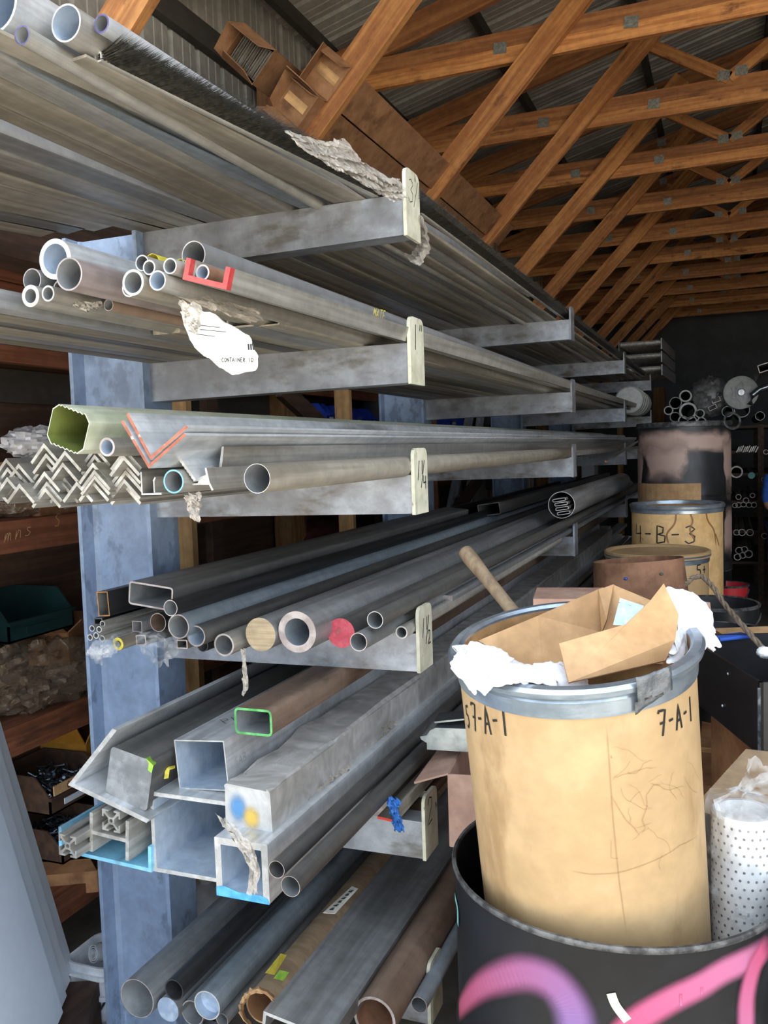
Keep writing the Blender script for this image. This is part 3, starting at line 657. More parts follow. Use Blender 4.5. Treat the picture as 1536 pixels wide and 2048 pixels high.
# crumpled wrapping over the edge of the top tier
A = at
pts = [[A(575, 262, 'X', -0.065), A(640, 280, 'X', -0.055), A(700, 288, 'X', -0.045), A(720, 320, 'X', -0.025), A(770, 352, 'X', -0.005), A(806, 362, 'X', 0.015)],
       [A(590, 285, 'X', -0.035), A(650, 315, 'X', -0.025), A(690, 330, 'X', -0.005), A(730, 345, 'X', -0.005), A(765, 375, 'X', 0.005), A(806, 385, 'X', 0.025)],
       [A(610, 300, 'X', -0.025), A(665, 335, 'X', -0.015), A(700, 350, 'X', -0.005), A(735, 372, 'X', -0.005), A(770, 395, 'X', 0.005), A(806, 400, 'X', 0.025)]]
tag(cloth(pts, 60, 20, 5, .011).build('plastic_wrap', 'dusty_film', None, .3), 'crumpled dusty plastic wrap over the brush at the nearest top arm', 'wrap')
pts = [[A(842, 430, 'X', .012), A(852, 470, 'X', .014), A(850, 500, 'X', .014), A(835, 528, 'X', .01)], [A(846, 440, 'X', -.02), A(858, 478, 'X', -.03), A(858, 505, 'X', -.03), A(820, 525, 'X', -.03)], [A(838, 470, 'X', -.05), A(835, 490, 'X', -.06), A(830, 500, 'X', -.06), A(812, 510, 'X', -.06)]]
tag(cloth(pts, 24, 18, 8, .006).build('plastic_wrap', 'dusty_film', None, .3), 'torn plastic film hanging below the nearest top arm plate', 'wrap')
# ------------------------------------------------------------------ second tier
z2 = ZT[1]+.001
x = -.795; i = 0; G2 = 'dusty sections lying on the second tier arms'
for wd, st in zip([.06, .045, .08, .05, .07, .05, .075, .06, .05, .07, .055, .06], 'cbfbcbfcbcbf'):
    if x+wd > -.09: break
    y0 = (-1.5 if x < -.47 else -.5)+R.uniform(-.06, .1); L = 8.3+R.uniform(-.3, .1)
    if st == 'c': pf = chan_p(wd-.004, .03, .004)
    elif st == 'b': pf = movep(boxt(wd-.004, .035, .003), 0, .0175)
    else: pf = movep([rrect(wd-.004, .012, .002, 2)], 0, .006)
    bar('dusty grey section seen from below on the second tier, %s from the column' % ORD[i], x+wd/2, y0, z2, wd, .03, L, ['dusty_aluminium', 'grey_steel', 'dusty_aluminium', 'dark_steel'][i % 4], 'metal_section', 'section', 'dusty_aluminium', G2, pf, yaw=R.uniform(-.002, .002))
    x += wd; i += 1
Y2 = -.86
tube('thick-walled white-ended pipe, widest on the second tier', 110, 518, 40, Y2, .25, 7.8, 'bright_aluminium', cap='bright_aluminium', inner='pale_inside')
tube('purplish brown pipe in front of the thick white-ended pipe', 138, 548, 33, Y2-.03, .1, 7.5, 'mauve_steel', cap='cut_steel')
tube('grey thin-walled tube left of the thick white-ended pipe', 64, 560, 23, Y2, .09, 7.2, 'grey_steel', cap='cut_steel')
tube('thick short ring-ended tube, lowest left on the second tier', 61, 592, 22, Y2-.02, .36, 7, 'mill_aluminium')
tube('small thick-walled tube beside the lowest left tube', 96, 587, 16, Y2-.02, .22, 7, 'mill_aluminium')
tube('small tube tucked under the purplish brown pipe', 120, 577, 17, Y2+.02, .16, 7, 'dusty_aluminium')
tube('mid-size tube with pale rim left of the taped tubes', 266, 565, 26, Y2-.01, .2, 7.4, 'dusty_aluminium', inner='tube_inside')
tube('tube peeping out below the mid-size pale-rimmed tube', 258, 577, 17, Y2+.04, .2, 7.4, 'dusty_aluminium')
tube('small tube with yellow tape, upper left of the taped pair', 284, 526, 16, Y2+.02, .15, 7.4, 'mill_aluminium')
tape_a = tube('small pale tube with yellow tape below the upper one', 298, 535, 15, Y2, .2, 7.4, 'mill_aluminium', band=(.035, 'mill_aluminium'))
tape_b = tube('small tube with yellow tape band beside the red channel', 340, 532, 16, Y2, .17, 7.4, 'mill_aluminium')
for px_, py_, rr_ in ((304, 524, 16.5), (360, 535, 17)):
    p = at(px_, py_, 'Y', Y2+.06); o = MB().prism(ring(rr_/pxm(p), .05*rr_/pxm(p)), [0, .05]).build('yellow_tape_band', ['yellow_tape', 'yellow_tape'], None, .5); o.location = p
    attach(o, tape_a if px_ < 330 else tape_b)
tube('small tube split by a centre fin under the taped tubes', 315, 561, 20, Y2-.01, .15, 7.2, 'mill_aluminium', inner='pale_inside')
tube('grey steel tube lying on top of the red-ended channel', 387, 510, 28, -.8, .08, 7.6, 'grey_steel', cap='cut_steel', inner='tube_inside')
tube('small rust-stained tube lying inside the red-ended channel', 405, 545, 16, -.83, .22, 7.2, 'mill_aluminium', inner='pale_inside', band=(.09, 'rust'))
cp = (at(365, 558, 'Y', -.85)+at(452, 580, 'Y', -.85))/2; cw = (at(365, 558, 'Y', -.85)-at(452, 580, 'Y', -.85)).length
o = stock('channel_bar', 'aluminium channel with red painted end and MATE chalked on its side', 'channel', cp, chan_p(cw, .036, .009), 7.7, 'mill_aluminium', 'red_paint', 'red_paint', roll=-math.degrees(math.atan2((at(365, 558, 'Y', -.85)-at(452, 580, 'Y', -.85)).z, cw)), band=(.014, 'red_paint'), pitch=.006)
mp = at(772, 655, 'Y', -.12)
ca = math.radians(14)
mb = MB(); write(mb, 'MATE', plane_place((cw/2*.97+.0035, .62, .02), (0, 1, 0), (.24, 0, .97)), .022, .0024, 0, .85)
MB_ = mb.build('chalk_writing', 'yellow_tape', o, 0)
tape_c = tube('small blue-banded tube hanging low under the second tier', 217, 610, 12, -.76, .14, 1.2, 'brown_steel', cap='cut_steel', band=(.001, 'brown_steel'))
p = at(232, 612, 'Y', -.70); o = MB().prism(ring(12.6/pxm(p), .0008), [0, .03]).build('blue_tape_band', ['blue_tape', 'blue_tape'], None, .5); o.location = p; attach(o, tape_c)
# torn shipping label hanging from the second tier
pts = [[A(362, 603, 'Y', -.82), A(395, 618, 'Y', -.82), A(430, 630, 'Y', -.82), A(455, 648, 'Y', -.8)], [A(366, 640, 'Y', -.83), A(400, 650, 'Y', -.83), A(450, 660, 'Y', -.82), A(500, 672, 'Y', -.8)],
       [A(378, 678, 'Y', -.84), A(410, 692, 'Y', -.84), A(455, 698, 'Y', -.84), A(504, 690, 'Y', -.82)], [A(398, 705, 'Y', -.84), A(425, 718, 'Y', -.84), A(460, 735, 'Y', -.84), A(517, 712, 'Y', -.83)], [A(415, 712, 'Y', -.84), A(440, 735, 'Y', -.84), A(460, 748, 'Y', -.84), A(512, 742, 'Y', -.83)]]
lab = tag(cloth(pts, 22, 26, 11, .0022).build('shipping_label', 'paper_label', None, .3), 'torn white shipping label reading CONTAINER ID hanging under the second tier', 'label')
solid(lab, .001)
d = (at(505, 716, 'Y', -.85)-at(450, 716, 'Y', -.85)).normalized()
mb = MB(); write(mb, 'CONTAINER ID', plane_place(at(444, 724, 'Y', -.853), d, (0, 0, 1)), .0068, .0013, 0, .74)
for i in range(9): mb.ribbon([at(494+i*1.6, 688, 'Y', -.853), at(495+i*1.6, 700, 'Y', -.853)], (0, -1, 0), .0005+.0007*(i % 3))
for r_, (xa, xb) in enumerate(((395, 440), (400, 452), (392, 430))): mb.ribbon([at(xa, 650+r_*9, 'Y', -.846), at(xb, 655+r_*9, 'Y', -.846)], (0, -1, 0), .0012)
mb.build('label_print', 'marker', lab, 0)['kind'] = 'stuff'
pts = [[A(360, 600, 'Y', -.84), A(372, 606, 'Y', -.85), A(400, 610, 'Y', -.84)], [A(362, 625, 'Y', -.85), A(380, 640, 'Y', -.86), A(404, 640, 'Y', -.85)], [A(375, 660, 'Y', -.85), A(385, 668, 'Y', -.86), A(396, 655, 'Y', -.85)]]
tag(cloth(pts, 14, 16, 12, .004).build('plastic_wrap', 'dusty_film', None, .3), 'scrap of clear plastic film clinging to the torn shipping label', 'wrap')
pts = [[A(335, 570, 'Y', -.80), A(420, 592, 'Y', -.74), A(520, 622, 'Y', -.62)], [A(340, 585, 'Y', -.81), A(430, 608, 'Y', -.75), A(520, 640, 'Y', -.63)], [A(345, 592, 'Y', -.8), A(430, 622, 'Y', -.74), A(500, 645, 'Y', -.64)]]
tag(cloth(pts, 30, 12, 13, .004).build('plastic_wrap', 'dusty_film', None, .3), 'dusty plastic wrapped round the bars under the red channel', 'wrap')
pts = [[A(140, 602, 'Y', -.82), A(170, 606, 'Y', -.82), A(205, 604, 'Y', -.8)], [A(145, 612, 'Y', -.83), A(172, 622, 'Y', -.83), A(200, 612, 'Y', -.8)]]
tag(cloth(pts, 16, 8, 14, .004).build('plastic_wrap', 'dusty_film', None, .3), 'little tatter of film under the purplish brown pipe', 'wrap')
# ------------------------------------------------------------------ third tier
Y3 = -.68; z3 = ZT[2]
def ang_profile(leg, t, deg): return rotp(angle_p(leg, leg, t), deg)
AG = 'nested aluminium angles on the third tier'
def apex(px, py, legpx, Yj=0., t=.0066, L=7.6, lab=''):
    p = at(px, py, 'Y', Y3+Yj); leg = legpx*1.06/pxm(p)
    stock('aluminium_angle', lab, 'angle', p, rotp(angle_p(leg, leg, t), -135), L, 'mill_aluminium', 'mill_aluminium', group=AG)
PILES = sorted([12, 90, 128, 38, 188, 248, 152, -14])
for px_, tops in ((12, (915, 935, 955)), (90, (887, 905, 922, 941, 962, 975)), (128, (902, 925, 950, 966)), (38, (928, 948, 966)), (188, (893, 908, 924, 938, 950, 962)), (248, (898, 912, 927, 941, 956, 966)), (152, (962,)), (-14, (945, 965))):
    for j, ty in enumerate(tops): apex(px_+R.uniform(-3, 3), ty+R.uniform(-1.5, 1.5), 52+R.uniform(-3, 3), R.uniform(-.04, .02), lab='zigzag-nest aluminium angle, %s from top of the %s pile from the frame edge' % (ORD[j], ORD[PILES.index(px_)]))
# fluted downspout
dp = at(136, 858, 'Y', -.80); k_ = 1/pxm(dp)
def spoutp(w_, h, t):
    def lp(e):
        o = []
        hw, hh, ch = w_/2-e, h/2-e, .012
        for (xa, za), (xb, zb__) in (((-hw+ch, hh), (hw-ch, hh)), ((hw, hh-ch), (hw, -hh+ch)), ((hw-ch, -hh), (-hw+ch, -hh)), ((-hw, -hh+ch), (-hw, hh-ch))):
            for i in range(19):
                f = i/18; nx_, nz_ = (zb__-za), -(xb-xa); l_ = math.hypot(nx_, nz_); a_ = .0018*math.sin(f*math.pi*12) if abs(xb-xa) > abs(zb__-za) else 0
                o.append((xa+(xb-xa)*f+nx_/l_*a_, za+(zb__-za)*f+nz_/l_*a_))
        return o[::-1]
    return [lp(0), lp(t)]
stock('downspout', 'cream fluted downspout with olive inside on the third tier', 'downspout', dp, spoutp(96*k_, 82*k_, .0016), 7.4, 'cream_vinyl', 'cream_vinyl', 'vinyl_inside', roll=-20)
tube('small thick-walled tube between downspout and angles', 214, 894, 19, -.79, .25, 6.5, 'mill_aluminium', cap='cut_steel', inner='pale_inside')
for (a, b_, c_), lb in ((((242, 844), (297, 937), (372, 871)), 'outer of two nested angles with coppery painted ends'), (((252, 829), (301, 920), (376, 855)), 'inner of two nested angles with coppery painted ends')):
    p = at(*b_, 'Y', -.82); va = at(*a, 'Y', -.82)-p; vc = at(*c_, 'Y', -.82)-p
    t = .0055; ua, uc = Vector((va.x, va.z)), Vector((vc.x, vc.z)); n1, n2 = ua.normalized(), uc.normalized()
    pf = [[(0, 0), (uc.x, uc.y), (uc.x+n1.x*t, uc.y+n1.y*t), ((n1.x+n2.x)*t, (n1.y+n2.y)*t), (ua.x+n2.x*t, ua.y+n2.y*t), (ua.x, ua.y)]]
    stock('aluminium_angle', 'large aluminium angle opening upwards, '+lb, 'angle', p, pf, 7.9, 'bright_aluminium', 'copper_paint', group='two nested copper-ended angles')
p = at(283, 990, 'Y', -.74); k_ = 1/pxm(p)
stock('aluminium_angle', 'small L-shaped aluminium angle right of the zigzag nest', 'angle', p, angle_p(48*k_, 46*k_, .003), 6.5, 'mill_aluminium', 'cut_aluminium')
p = at(307, 975, 'Y', -.73)
stock('glazing_section', 'thin hooked glazing section standing in the small angle', 'section', p, [[(0, -.012), (.02, -.012), (.02, -.0095), (.0025, -.0095), (.0025, .012), (.006, .018), (.004, .02), (-.001, .013), (0, .012)]], 6.5, 'mill_aluminium', 'cut_aluminium')
tube('tube with sky-blue painted rim on the third tier', 347, 963, 24, -.765, .13, 7, 'mill_aluminium', cap='cyan_paint')
p = at(372, 935, 'Y', -.75); k_ = 1/pxm(p)
rib = [(-.002, -.03)]+[(-.004+.0015*(i % 2), -.03+.06*i/16) for i in range(17)]+[(.0, .03), (.012, .036), (.012, .033), (.002, .027), (.002, -.03)]
stock('ribbed_section', 'ribbed hooked aluminium section leaning right of the blue-rimmed tube', 'section', p, [rib[::-1]], 6.8, 'bright_aluminium', 'cut_aluminium', roll=38)
p = at(402, 958, 'Y', -.735); k_ = 1/pxm(p)
fr_ = [(-26, -12), (0, -12), (18, -12), (24, -24), (28, -22), (20, -7), (14, 22), (10, 22), (12, 8), (-2, 4), (-8, -8), (-26, -9)]
stock('frame_section', 'branching white-ended window frame section beside the angle', 'section', p, [[(x_*k_, z_*k_) for x_, z_ in fr_]], 6.8, 'mill_aluminium', 'cut_aluminium')
p = at(405, 937, 'Y', -.67); q_ = at(443, 940, 'Y', -.67); s_ = at(448, 893, 'Y', -.67); t = .005
v1, v2 = Vector((q_.x-p.x, q_.z-p.z)), Vector((s_.x-p.x, s_.z-p.z))
stock('aluminium_angle', 'aluminium angle with tall upright leg and white cut end', 'angle', p, [[(0, 0), (v1.x, v1.y), (v2.x, v2.y), (v2.x-t, v2.y), (v1.x-t, v1.y+t), (0, t)]], 7.8, 'mill_aluminium', 'cut_aluminium')
tube('slightly crushed grey tube, outermost on the third tier', 514, 957, 30, -.74, .04, 3.2, 'dusty_aluminium', cap='cut_aluminium')
p = at(600, 978, 'Y', -.3)
bar('pale flat strip under the outermost tube of the third tier', -.085, -.15, z3+.004, .04, .007, 2.6, 'bright_aluminium', 'flat_strip', 'strip')
bar('thin copper-tipped rod sticking out past the third rack column', *(at(1212, 923, 'Y', 3.7)), .014, .014, 2.2, 'mill_aluminium', 'thin_rod', 'rod', 'copper_paint', yaw=.0, pitch=.06)
bar('pale channel on the third tier beyond the second column', -.09, 2.6, z3+.002, .06, .03, 4.6, 'mill_aluminium', 'channel_bar', 'channel', 'cut_aluminium', prof=chan_p(.06, .03, .004))
pts = [[A(367, 990, 'Y', -.78), A(385, 990, 'Y', -.78), A(402, 985, 'Y', -.78)], [A(374, 1015, 'Y', -.78), A(386, 1015, 'Y', -.78), A(398, 1010, 'Y', -.78)], [A(380, 1035, 'Y', -.78), A(390, 1042, 'Y', -.78), A(399, 1045, 'Y', -.78)]]
tag(cloth(pts, 10, 16, 15, .003).build('plastic_wrap', 'dusty_film', None, .3), 'tattered film strip hanging below the third tier near the column', 'wrap')
# ------------------------------------------------------------------ fourth tier
Y4 = -.28; z4 = ZT[3]
def box_at(label, c4, Y, t, L, m, cap='cut_steel', inner='tube_inside', r=.006, cat='tube', name='box_tube', **kw):
    """hollow rectangular section from its four end corners in the photo (tl, tr, br, bl)"""
    P4 = [at(*c, 'Y', Y) for c in c4]; c = sum(P4, Vector())/4
    w_ = ((P4[1]-P4[0]).length+(P4[2]-P4[3]).length)/2; h = ((P4[3]-P4[0]).length+(P4[2]-P4[1]).length)/2
    e = (P4[1]-P4[0])+(P4[2]-P4[3]); ro = math.degrees(math.atan2(e.z, e.x))
    return stock(name, label, cat, c, boxt(w_, h, t, r), L, m, cap, inner, roll=ro, **kw), c, w_, h, ro
box_at('narrow upright rectangular tube with rusty yellow rim on the fourth tier', ((194, 1183), (217, 1183), (218, 1232), (196, 1233)), -.33, .003, 6.4, 'black_steel', 'orange_rust', 'mid_steel', .003)
box_at('wide dark rectangular tube tilted on the fourth tier', ((258, 1160), (346, 1177), (345, 1222), (257, 1209)), -.33, .0045, 2.6, 'mid_steel', 'cut_steel', 'tube_inside', .009)
tube('slim dark tube under the tilted rectangular tube', 341, 1216, 16.5, -.41, .1, 6.6, 'black_steel', cap='cut_steel')
tube('large blue-grey tube left of the seamed tube', 357, 1253, 25, -.39, .1, 7.2, 'blue_steel', cap='cut_steel')
tube('dark tube with a weld seam and silver inside', 392, 1272, 21.5, -.37, .13, 7, 'dark_steel', cap='cut_steel', inner='pale_inside')
tube('bright thick-walled tube sticking out beside the brass-coloured bar', 448, 1290, 23, -.34, .16, 6.8, 'mill_aluminium', cap='cut_steel', inner='tube_inside')
tube('solid round bar with brass-coloured saw-cut face', 521, 1269, 34, -.3, 1, 7.3, 'grey_steel', cap='cut_brass', name='round_bar')
tube('heavy thick-walled pipe, thickest wall on the fourth tier', 594, 1264, 42, -.29, .34, 7.3, 'grey_steel', cap='cut_steel', inner='blue_steel', name='heavy_pipe')
tube('solid round bar with red painted end', 682, 1266, 30, -.2, 1, 7.2, 'dark_steel', cap='pink_red_paint', name='round_bar')
tube('thin dark tube riding above the red-ended bar', 750, 1240, 17.5, -.22, .08, 7.2, 'dark_steel', cap='cut_aluminium')
tube('thin tube touching the red-ended bar from below', 717, 1284, 19, -.25, .1, 7, 'grey_steel', cap='cut_steel')
tube('short stub tube lying next to the fourth arm plate', 803, 1265, 13, -.06, .2, 2.2, 'mill_aluminium', cap='cut_aluminium')
tube('dark thin-walled tube with brownish inside on the fourth tier', 316, 1245, 19, -.37, .07, 6, 'black_steel', cap='cut_steel', inner='brown_steel')
for px_, py_ in ((184, 1257), (205, 1248), (198, 1259), (192, 1271), (180, 1275), (204, 1277)):
    tube('pencil-thin steel tube in the bundle at the column', px_, py_, 6.6, -.36+R.uniform(-.02, .02), .28, 6.2, 'mill_aluminium', cap='cut_aluminium', group='pencil-thin tubes of the fourth tier')
box_at('small dark square tube behind the pencil-thin tubes', ((188, 1236), (205, 1236), (205, 1250), (188, 1250)), -.33, .003, 6, 'black_steel', 'dark_steel', None, .002)
box_at('small grey square tube over the taped ring', ((264, 1241), (284, 1243), (284, 1265), (265, 1264)), -.34, .002, 6, 'grey_steel', 'cut_steel', None, .002)
box_at('small square tube half covered by plastic film', ((272, 1270), (292, 1270), (292, 1291), (272, 1291)), -.35, .003, 6, 'dark_steel', 'cut_steel', None, .003)
box_at('small square tube under the large blue-grey tube', ((353, 1279), (375, 1280), (375, 1298), (353, 1297)), -.36, .003, 6, 'dark_steel', 'cut_steel', None, .003)
tube('dark tube half hidden under the seamed tube', 405, 1291, 13, -.3, .1, 6, 'black_steel', cap='dark_steel')
tube('thick ring-ended tube marked with yellow paint in film', 236, 1288, 13, -.4, .45, 5, 'dusty_aluminium', cap='yellow_tape')
for i in range(9):
    xx = -.03-.036*i
    bar('long thin dusty steel bar on the fourth tier, %s from the outer edge' % ORD[i], xx, .2+R.uniform(0, .25)+(.0 if i > 2 else .1), z4+.012+(.0 if i % 2 else .02), .03, .022, 7.0, ['grey_steel', 'dusty_aluminium', 'dark_steel'][i % 3], 'steel_bar', 'bar', 'cut_steel', 'thin bars at the outer edge of the fourth tier', roll=R.uniform(-10, 10))
tube('wide grey pipe stuffed with flattened tubes on the fourth tier', 1123, 1010, 27, 2.2, .05, 2.6, 'grey_steel', cap='cut_aluminium', inner='dark_steel')
for i, (px_, py_) in enumerate(((1122, 1008), (1124, 1017), (1127, 1026), (1118, 1000))):
    p = at(px_, py_, 'Y', 2.17); stock('flattened_tube', 'flat oval tube in the wide pipe, %s from its bottom' % ['third', 'second', 'lowest', 'topmost'][i], 'tube', p, boxt(.065, .016, .003, .0075), 1.6, 'mill_aluminium', 'cut_aluminium', 'dark_steel', roll=8, group='flat tubes in the wide pipe')
box_at('dark rectangular tube farther back on the fourth tier', ((955, 1010), (1000, 1004), (1000, 1028), (957, 1034)), 2.4, .004, 4.6, 'dark_steel', 'dark_steel', None, .006)
bar('dark wide flat bar behind the large blue-grey tube', -.62, .1, z4+.03, .12, .05, 6.8, 'black_steel', 'flat_bar', 'bar', 'dark_steel')
# plastic bags and tatters on the fourth tier
def bag(label, px, py, Y, sx, sy, sz, seed, m='clear_film', amp=.5, n=(22, 14)):
    p = at(px, py, 'Y', Y); o = blob((0, 0, 0), (sx, sy, sz), seed, amp, n, 3).build('plastic_bag', m, None, .25); o.location = p
    return tag(o, label, 'bag')
def crushed(label, rows, seed, amp=.007, m='clear_film'):
    pts = [[A(a_, b_, 'Y', y_) for a_, b_, y_ in r_] for r_ in rows]; return tag(cloth(pts, 26, 22, seed, amp).build('plastic_bag', m, None, .2), label, 'bag')
crushed('crumpled clear plastic bag over the tube ends of the fourth tier', (((285, 1272, -.3), (310, 1262, -.36), (335, 1268, -.36), (352, 1285, -.3)), ((272, 1282, -.4), (300, 1280, -.45), (330, 1285, -.45), (354, 1298, -.38)), ((278, 1300, -.42), (305, 1310, -.46), (325, 1310, -.44), (345, 1312, -.38)), ((295, 1312, -.4), (312, 1336, -.42), (322, 1334, -.4), (338, 1316, -.37))), 21)
crushed('small clear plastic wrapper round the yellow-marked tube', (((225, 1278, -.38), (240, 1275, -.36), (255, 1280, -.34)), ((190, 1285, -.46), (215, 1282, -.45), (240, 1290, -.4)), ((176, 1310, -.47), (195, 1318, -.46), (222, 1302, -.42)), ((185, 1328, -.45), (200, 1322, -.45), (222, 1312, -.42))), 22, .006)
pts = [[A(482, 1298, 'Y', -.3), A(492, 1298, 'Y', -.3)], [A(484, 1340, 'Y', -.3), A(493, 1338, 'Y', -.3)], [A(486, 1365, 'Y', -.3), A(498, 1376, 'Y', -.3)], [A(483, 1390, 'Y', -.3), A(486, 1391, 'Y', -.3)]]
tag(cloth(pts, 4, 20, 23, .002).build('tape_strip', 'dusty_film', None, .3), 'limp grey strip of tape hanging under the brass-coloured bar', 'tape')
# ------------------------------------------------------------------ fifth tier
Y5 = -.45; z5 = ZT[4]
p = at(136, 1570, 'Y', -.5); va = at(225, 1457, 'Y', -.5)-p; vc = at(293, 1646, 'Y', -.5)-p
n1, n2 = Vector((va.x, va.z)).normalized(), Vector((vc.x, vc.z)).normalized(); t = .0125
pf = [[(0, 0), (vc.x, vc.z), (vc.x+n1.x*t, vc.z+n1.y*t), ((n1.x+n2.x)*t, (n1.y+n2.y)*t), (va.x+n2.x*t, va.z+n2.y*t), (va.x, va.z)]]
stock('wide_angle', 'very wide silver angle with rough cut edge at the column', 'angle', p, pf, 5.5, 'bright_aluminium', 'cut_aluminium')
P4 = [at(*c, 'Y', -.48) for c in ((222, 1492), (306, 1526), (295, 1621), (210, 1590))]; e = (P4[1]-P4[0])+(P4[2]-P4[3])
dk = stock('box_tube', 'closed dark square tube lying in the very wide angle', 'tube', sum(P4, Vector())/4, [rrect((P4[1]-P4[0]).length, (P4[3]-P4[0]).length, .01)], 5.5, 'dark_steel', 'grey_steel', roll=math.degrees(math.atan2(e.z, e.x)))
p = at(318, 1515, 'Y', -.44); mb = MB(); mb.add([at(291, 1517, 'Y', -.5), at(305, 1510, 'Y', -.44), at(322, 1511, 'Y', -.4), at(318, 1524, 'Y', -.43), at(307, 1531, 'Y', -.5), at(303, 1546, 'Y', -.5), at(296, 1540, 'Y', -.5), at(298, 1526, 'Y', -.5)], [(0, 1, 2, 3, 4), (0, 4, 5, 6, 7)])
attach(solid(mb.build('lime_tape', 'lime_tape', None, 0), .001), dk)
mb = MB(); mb.add([at(331, 1535, 'Y', -.42), at(350, 1531, 'Y', -.4), at(350, 1536, 'Y', -.41), at(339, 1540, 'Y', -.42), at(337, 1556, 'Y', -.43), at(328, 1558, 'Y', -.44)], [(0, 1, 2, 3, 4, 5)])
attach(solid(mb.build('yellow_tag', 'yellow_tape', None, 0), .001), dk)
o, c_, w5, h5, r5 = box_at('thin-walled aluminium square tube standing on the biggest box tube', ((352, 1475), (452, 1487), (454, 1577), (355, 1582)), -.42, .003, 6.2, 'bright_aluminium', 'cut_aluminium', 'pale_inside', .002)
mb = MB(); write(mb, 'PM', plane_place((-.01, .12, h5/2+.0005), (.6, .8, 0), (-.8, .6, 0)), .04, .002); mb.build('marker_writing', 'marker', o, 0)
mb = MB(); write(mb, 'FAB', plane_place((w5/2+.0005, .035, -.01), (0, 1, 0), (0, 0, 1)), .022, .003); mb.build('white_stamp', 'cut_aluminium', o, 0)
box_at('biggest aluminium box tube on the fifth tier', ((301, 1581), (462, 1607), (466, 1768), (305, 1744)), -.46, .0095, 6.8, 'bright_aluminium', 'cut_aluminium', 'pale_inside', .002)
box_at('rectangular steel tube with green painted rim', ((468, 1414), (544, 1421), (544, 1474), (470, 1467)), -.4, .0055, 6.6, 'brown_steel', 'green_paint', 'tube_inside', .012)
o, c_, wq, hq, rq = box_at('thick-walled square tube with blue paint on its lower rim', ((429, 1673), (535, 1690), (539, 1809), (433, 1790)), -.53, .0155, 6.6, 'bright_aluminium', 'cut_aluminium', 'pale_inside', .002)
mb = MB(); mb.prism(rotp([[(-wq/2, -hq/2), (wq/2, -hq/2), (wq/2-.004, -hq/2+.012), (wq/2-.02, -hq/2+.017), (-.01, -hq/2+.0155), (-wq/2+.02, -hq/2+.024), (-wq/2, -hq/2+.02)]], rq), [-.0012, -.0002]); mb.build('blue_paint', ['blue_paint', 'blue_paint'], o, 0)
# plastic-wrapped bundle
P4 = [at(*c, 'Y', -.47) for c in ((449, 1574), (536, 1577), (540, 1672), (452, 1662))]; cc = sum(P4, Vector())/4; ww, hh_ = (P4[1]-P4[0]).length, (P4[2]-P4[1]).length
ww, hh_ = .118, .108
bu = empty('wrapped_bundle', cc, None, 'square bundle wrapped in cloudy plastic with blue and yellow end', 'bundle')
mb = MB(); rr_ = random.Random(4); lp = rrect(ww, hh_, .008, 3); ys_ = [0, .02, .08, .15, .25, .33, .38, .42, .5, .7, 1, 1.5, 2.2, 3.2, 4.4, 6]; nn = len(lp)
for j, y in enumerate(ys_):
    g = 1.0+rr_.uniform(-.03, .05)+(.1 if y in (.33, .38, .42) else 0)
    for (a_, b_) in lp: mb.v.append((a_*g+rr_.gauss(0, .0022), y, b_*g+rr_.gauss(0, .0022)))
for j in range(len(ys_)-1):
    for i in range(nn): a_ = j*nn+i; b_ = j*nn+(i+1) % nn; mb.f.append((a_, a_+nn, b_+nn, b_)); mb.m.append(0)
mb.f.append(tuple(range(nn))); mb.m.append(0)
mb.build('plastic_wrap', 'wrap_film', bu, .35)
MB().prism([rrect(ww*.9, hh_*.9, .004, 2)], [.004, 6]).build('bundle_core', ['dusty_aluminium', 'white_pipe'], bu, 0)
def disc(cx_, cz_, rx, rz, y):
    mb = MB(); mb.uv = {0: (.5, .5)}; mb.v = [(cx_, y, cz_)]
    for k in range(20): a = k*math.pi/10; mb.uv[k+1] = (.5, 1); mb.v.append((cx_+rx*math.cos(a), y, cz_+rz*math.sin(a)))
    mb.f = [(0, 1+k, 1+(k+1) % 20) for k in range(20)]; mb.m = [0]*20; return mb
disc(-.022, .004, .03, .042, -.0015).build('blue_end', 'blue_blur', bu, 0)
disc(.012, -.014, .028, .034, -.0025).build('yellow_end', 'yellow_blur', bu, 0)
# torn film round the bundle
for sd_, lb, grid in ((31, 'torn cloudy film fluttering off the wrapped bundle', ((700, 1455, 790, 1440, 805, 1475), (715, 1490, 760, 1470, 800, 1480), (720, 1530, 740, 1520, 755, 1500))), (32, 'loose film along the lower edge of the wrapped bundle', ((570, 1650, 640, 1570, 700, 1530), (580, 1665, 655, 1590, 712, 1545), (600, 1660, 665, 1600, 715, 1560)))):
    pts = [[A(g[0], g[1], 'X', -.2), A(g[2], g[3], 'X', -.19), A(g[4], g[5], 'X', -.18)] for g in grid]
    tag(cloth(pts, 26, 14, sd_, .006).build('plastic_wrap', 'dusty_film', None, .3), lb, 'wrap')
pts = [[A(432, 1630, 'Y', -.56), A(452, 1640, 'Y', -.56)], [A(455, 1665, 'Y', -.57), A(478, 1662, 'Y', -.57)], [A(480, 1695, 'Y', -.575), A(505, 1690, 'Y', -.575)], [A(498, 1740, 'Y', -.575), A(518, 1735, 'Y', -.575)], [A(495, 1790, 'Y', -.575), A(512, 1785, 'Y', -.575)]]
tag(cloth(pts, 8, 34, 33, .004).build('plastic_wrap', 'dusty_film', None, .3), 'twisted film tail hanging over the thick-walled square tube', 'wrap')
tube('upper dark round tube beside the thick-walled square tube', 553, 1739, 18, -.575, .07, 6.6, 'dark_steel', cap='cut_steel', inner='dark_steel')
tube('lower dark round tube beside the thick-walled square tube', 581, 1773, 21.5, -.6, .06, 6.6, 'dark_steel', cap='cut_steel', inner='tube_inside')
p = at(790, 1642, 'Y', -.12); k_ = 1/pxm(p)
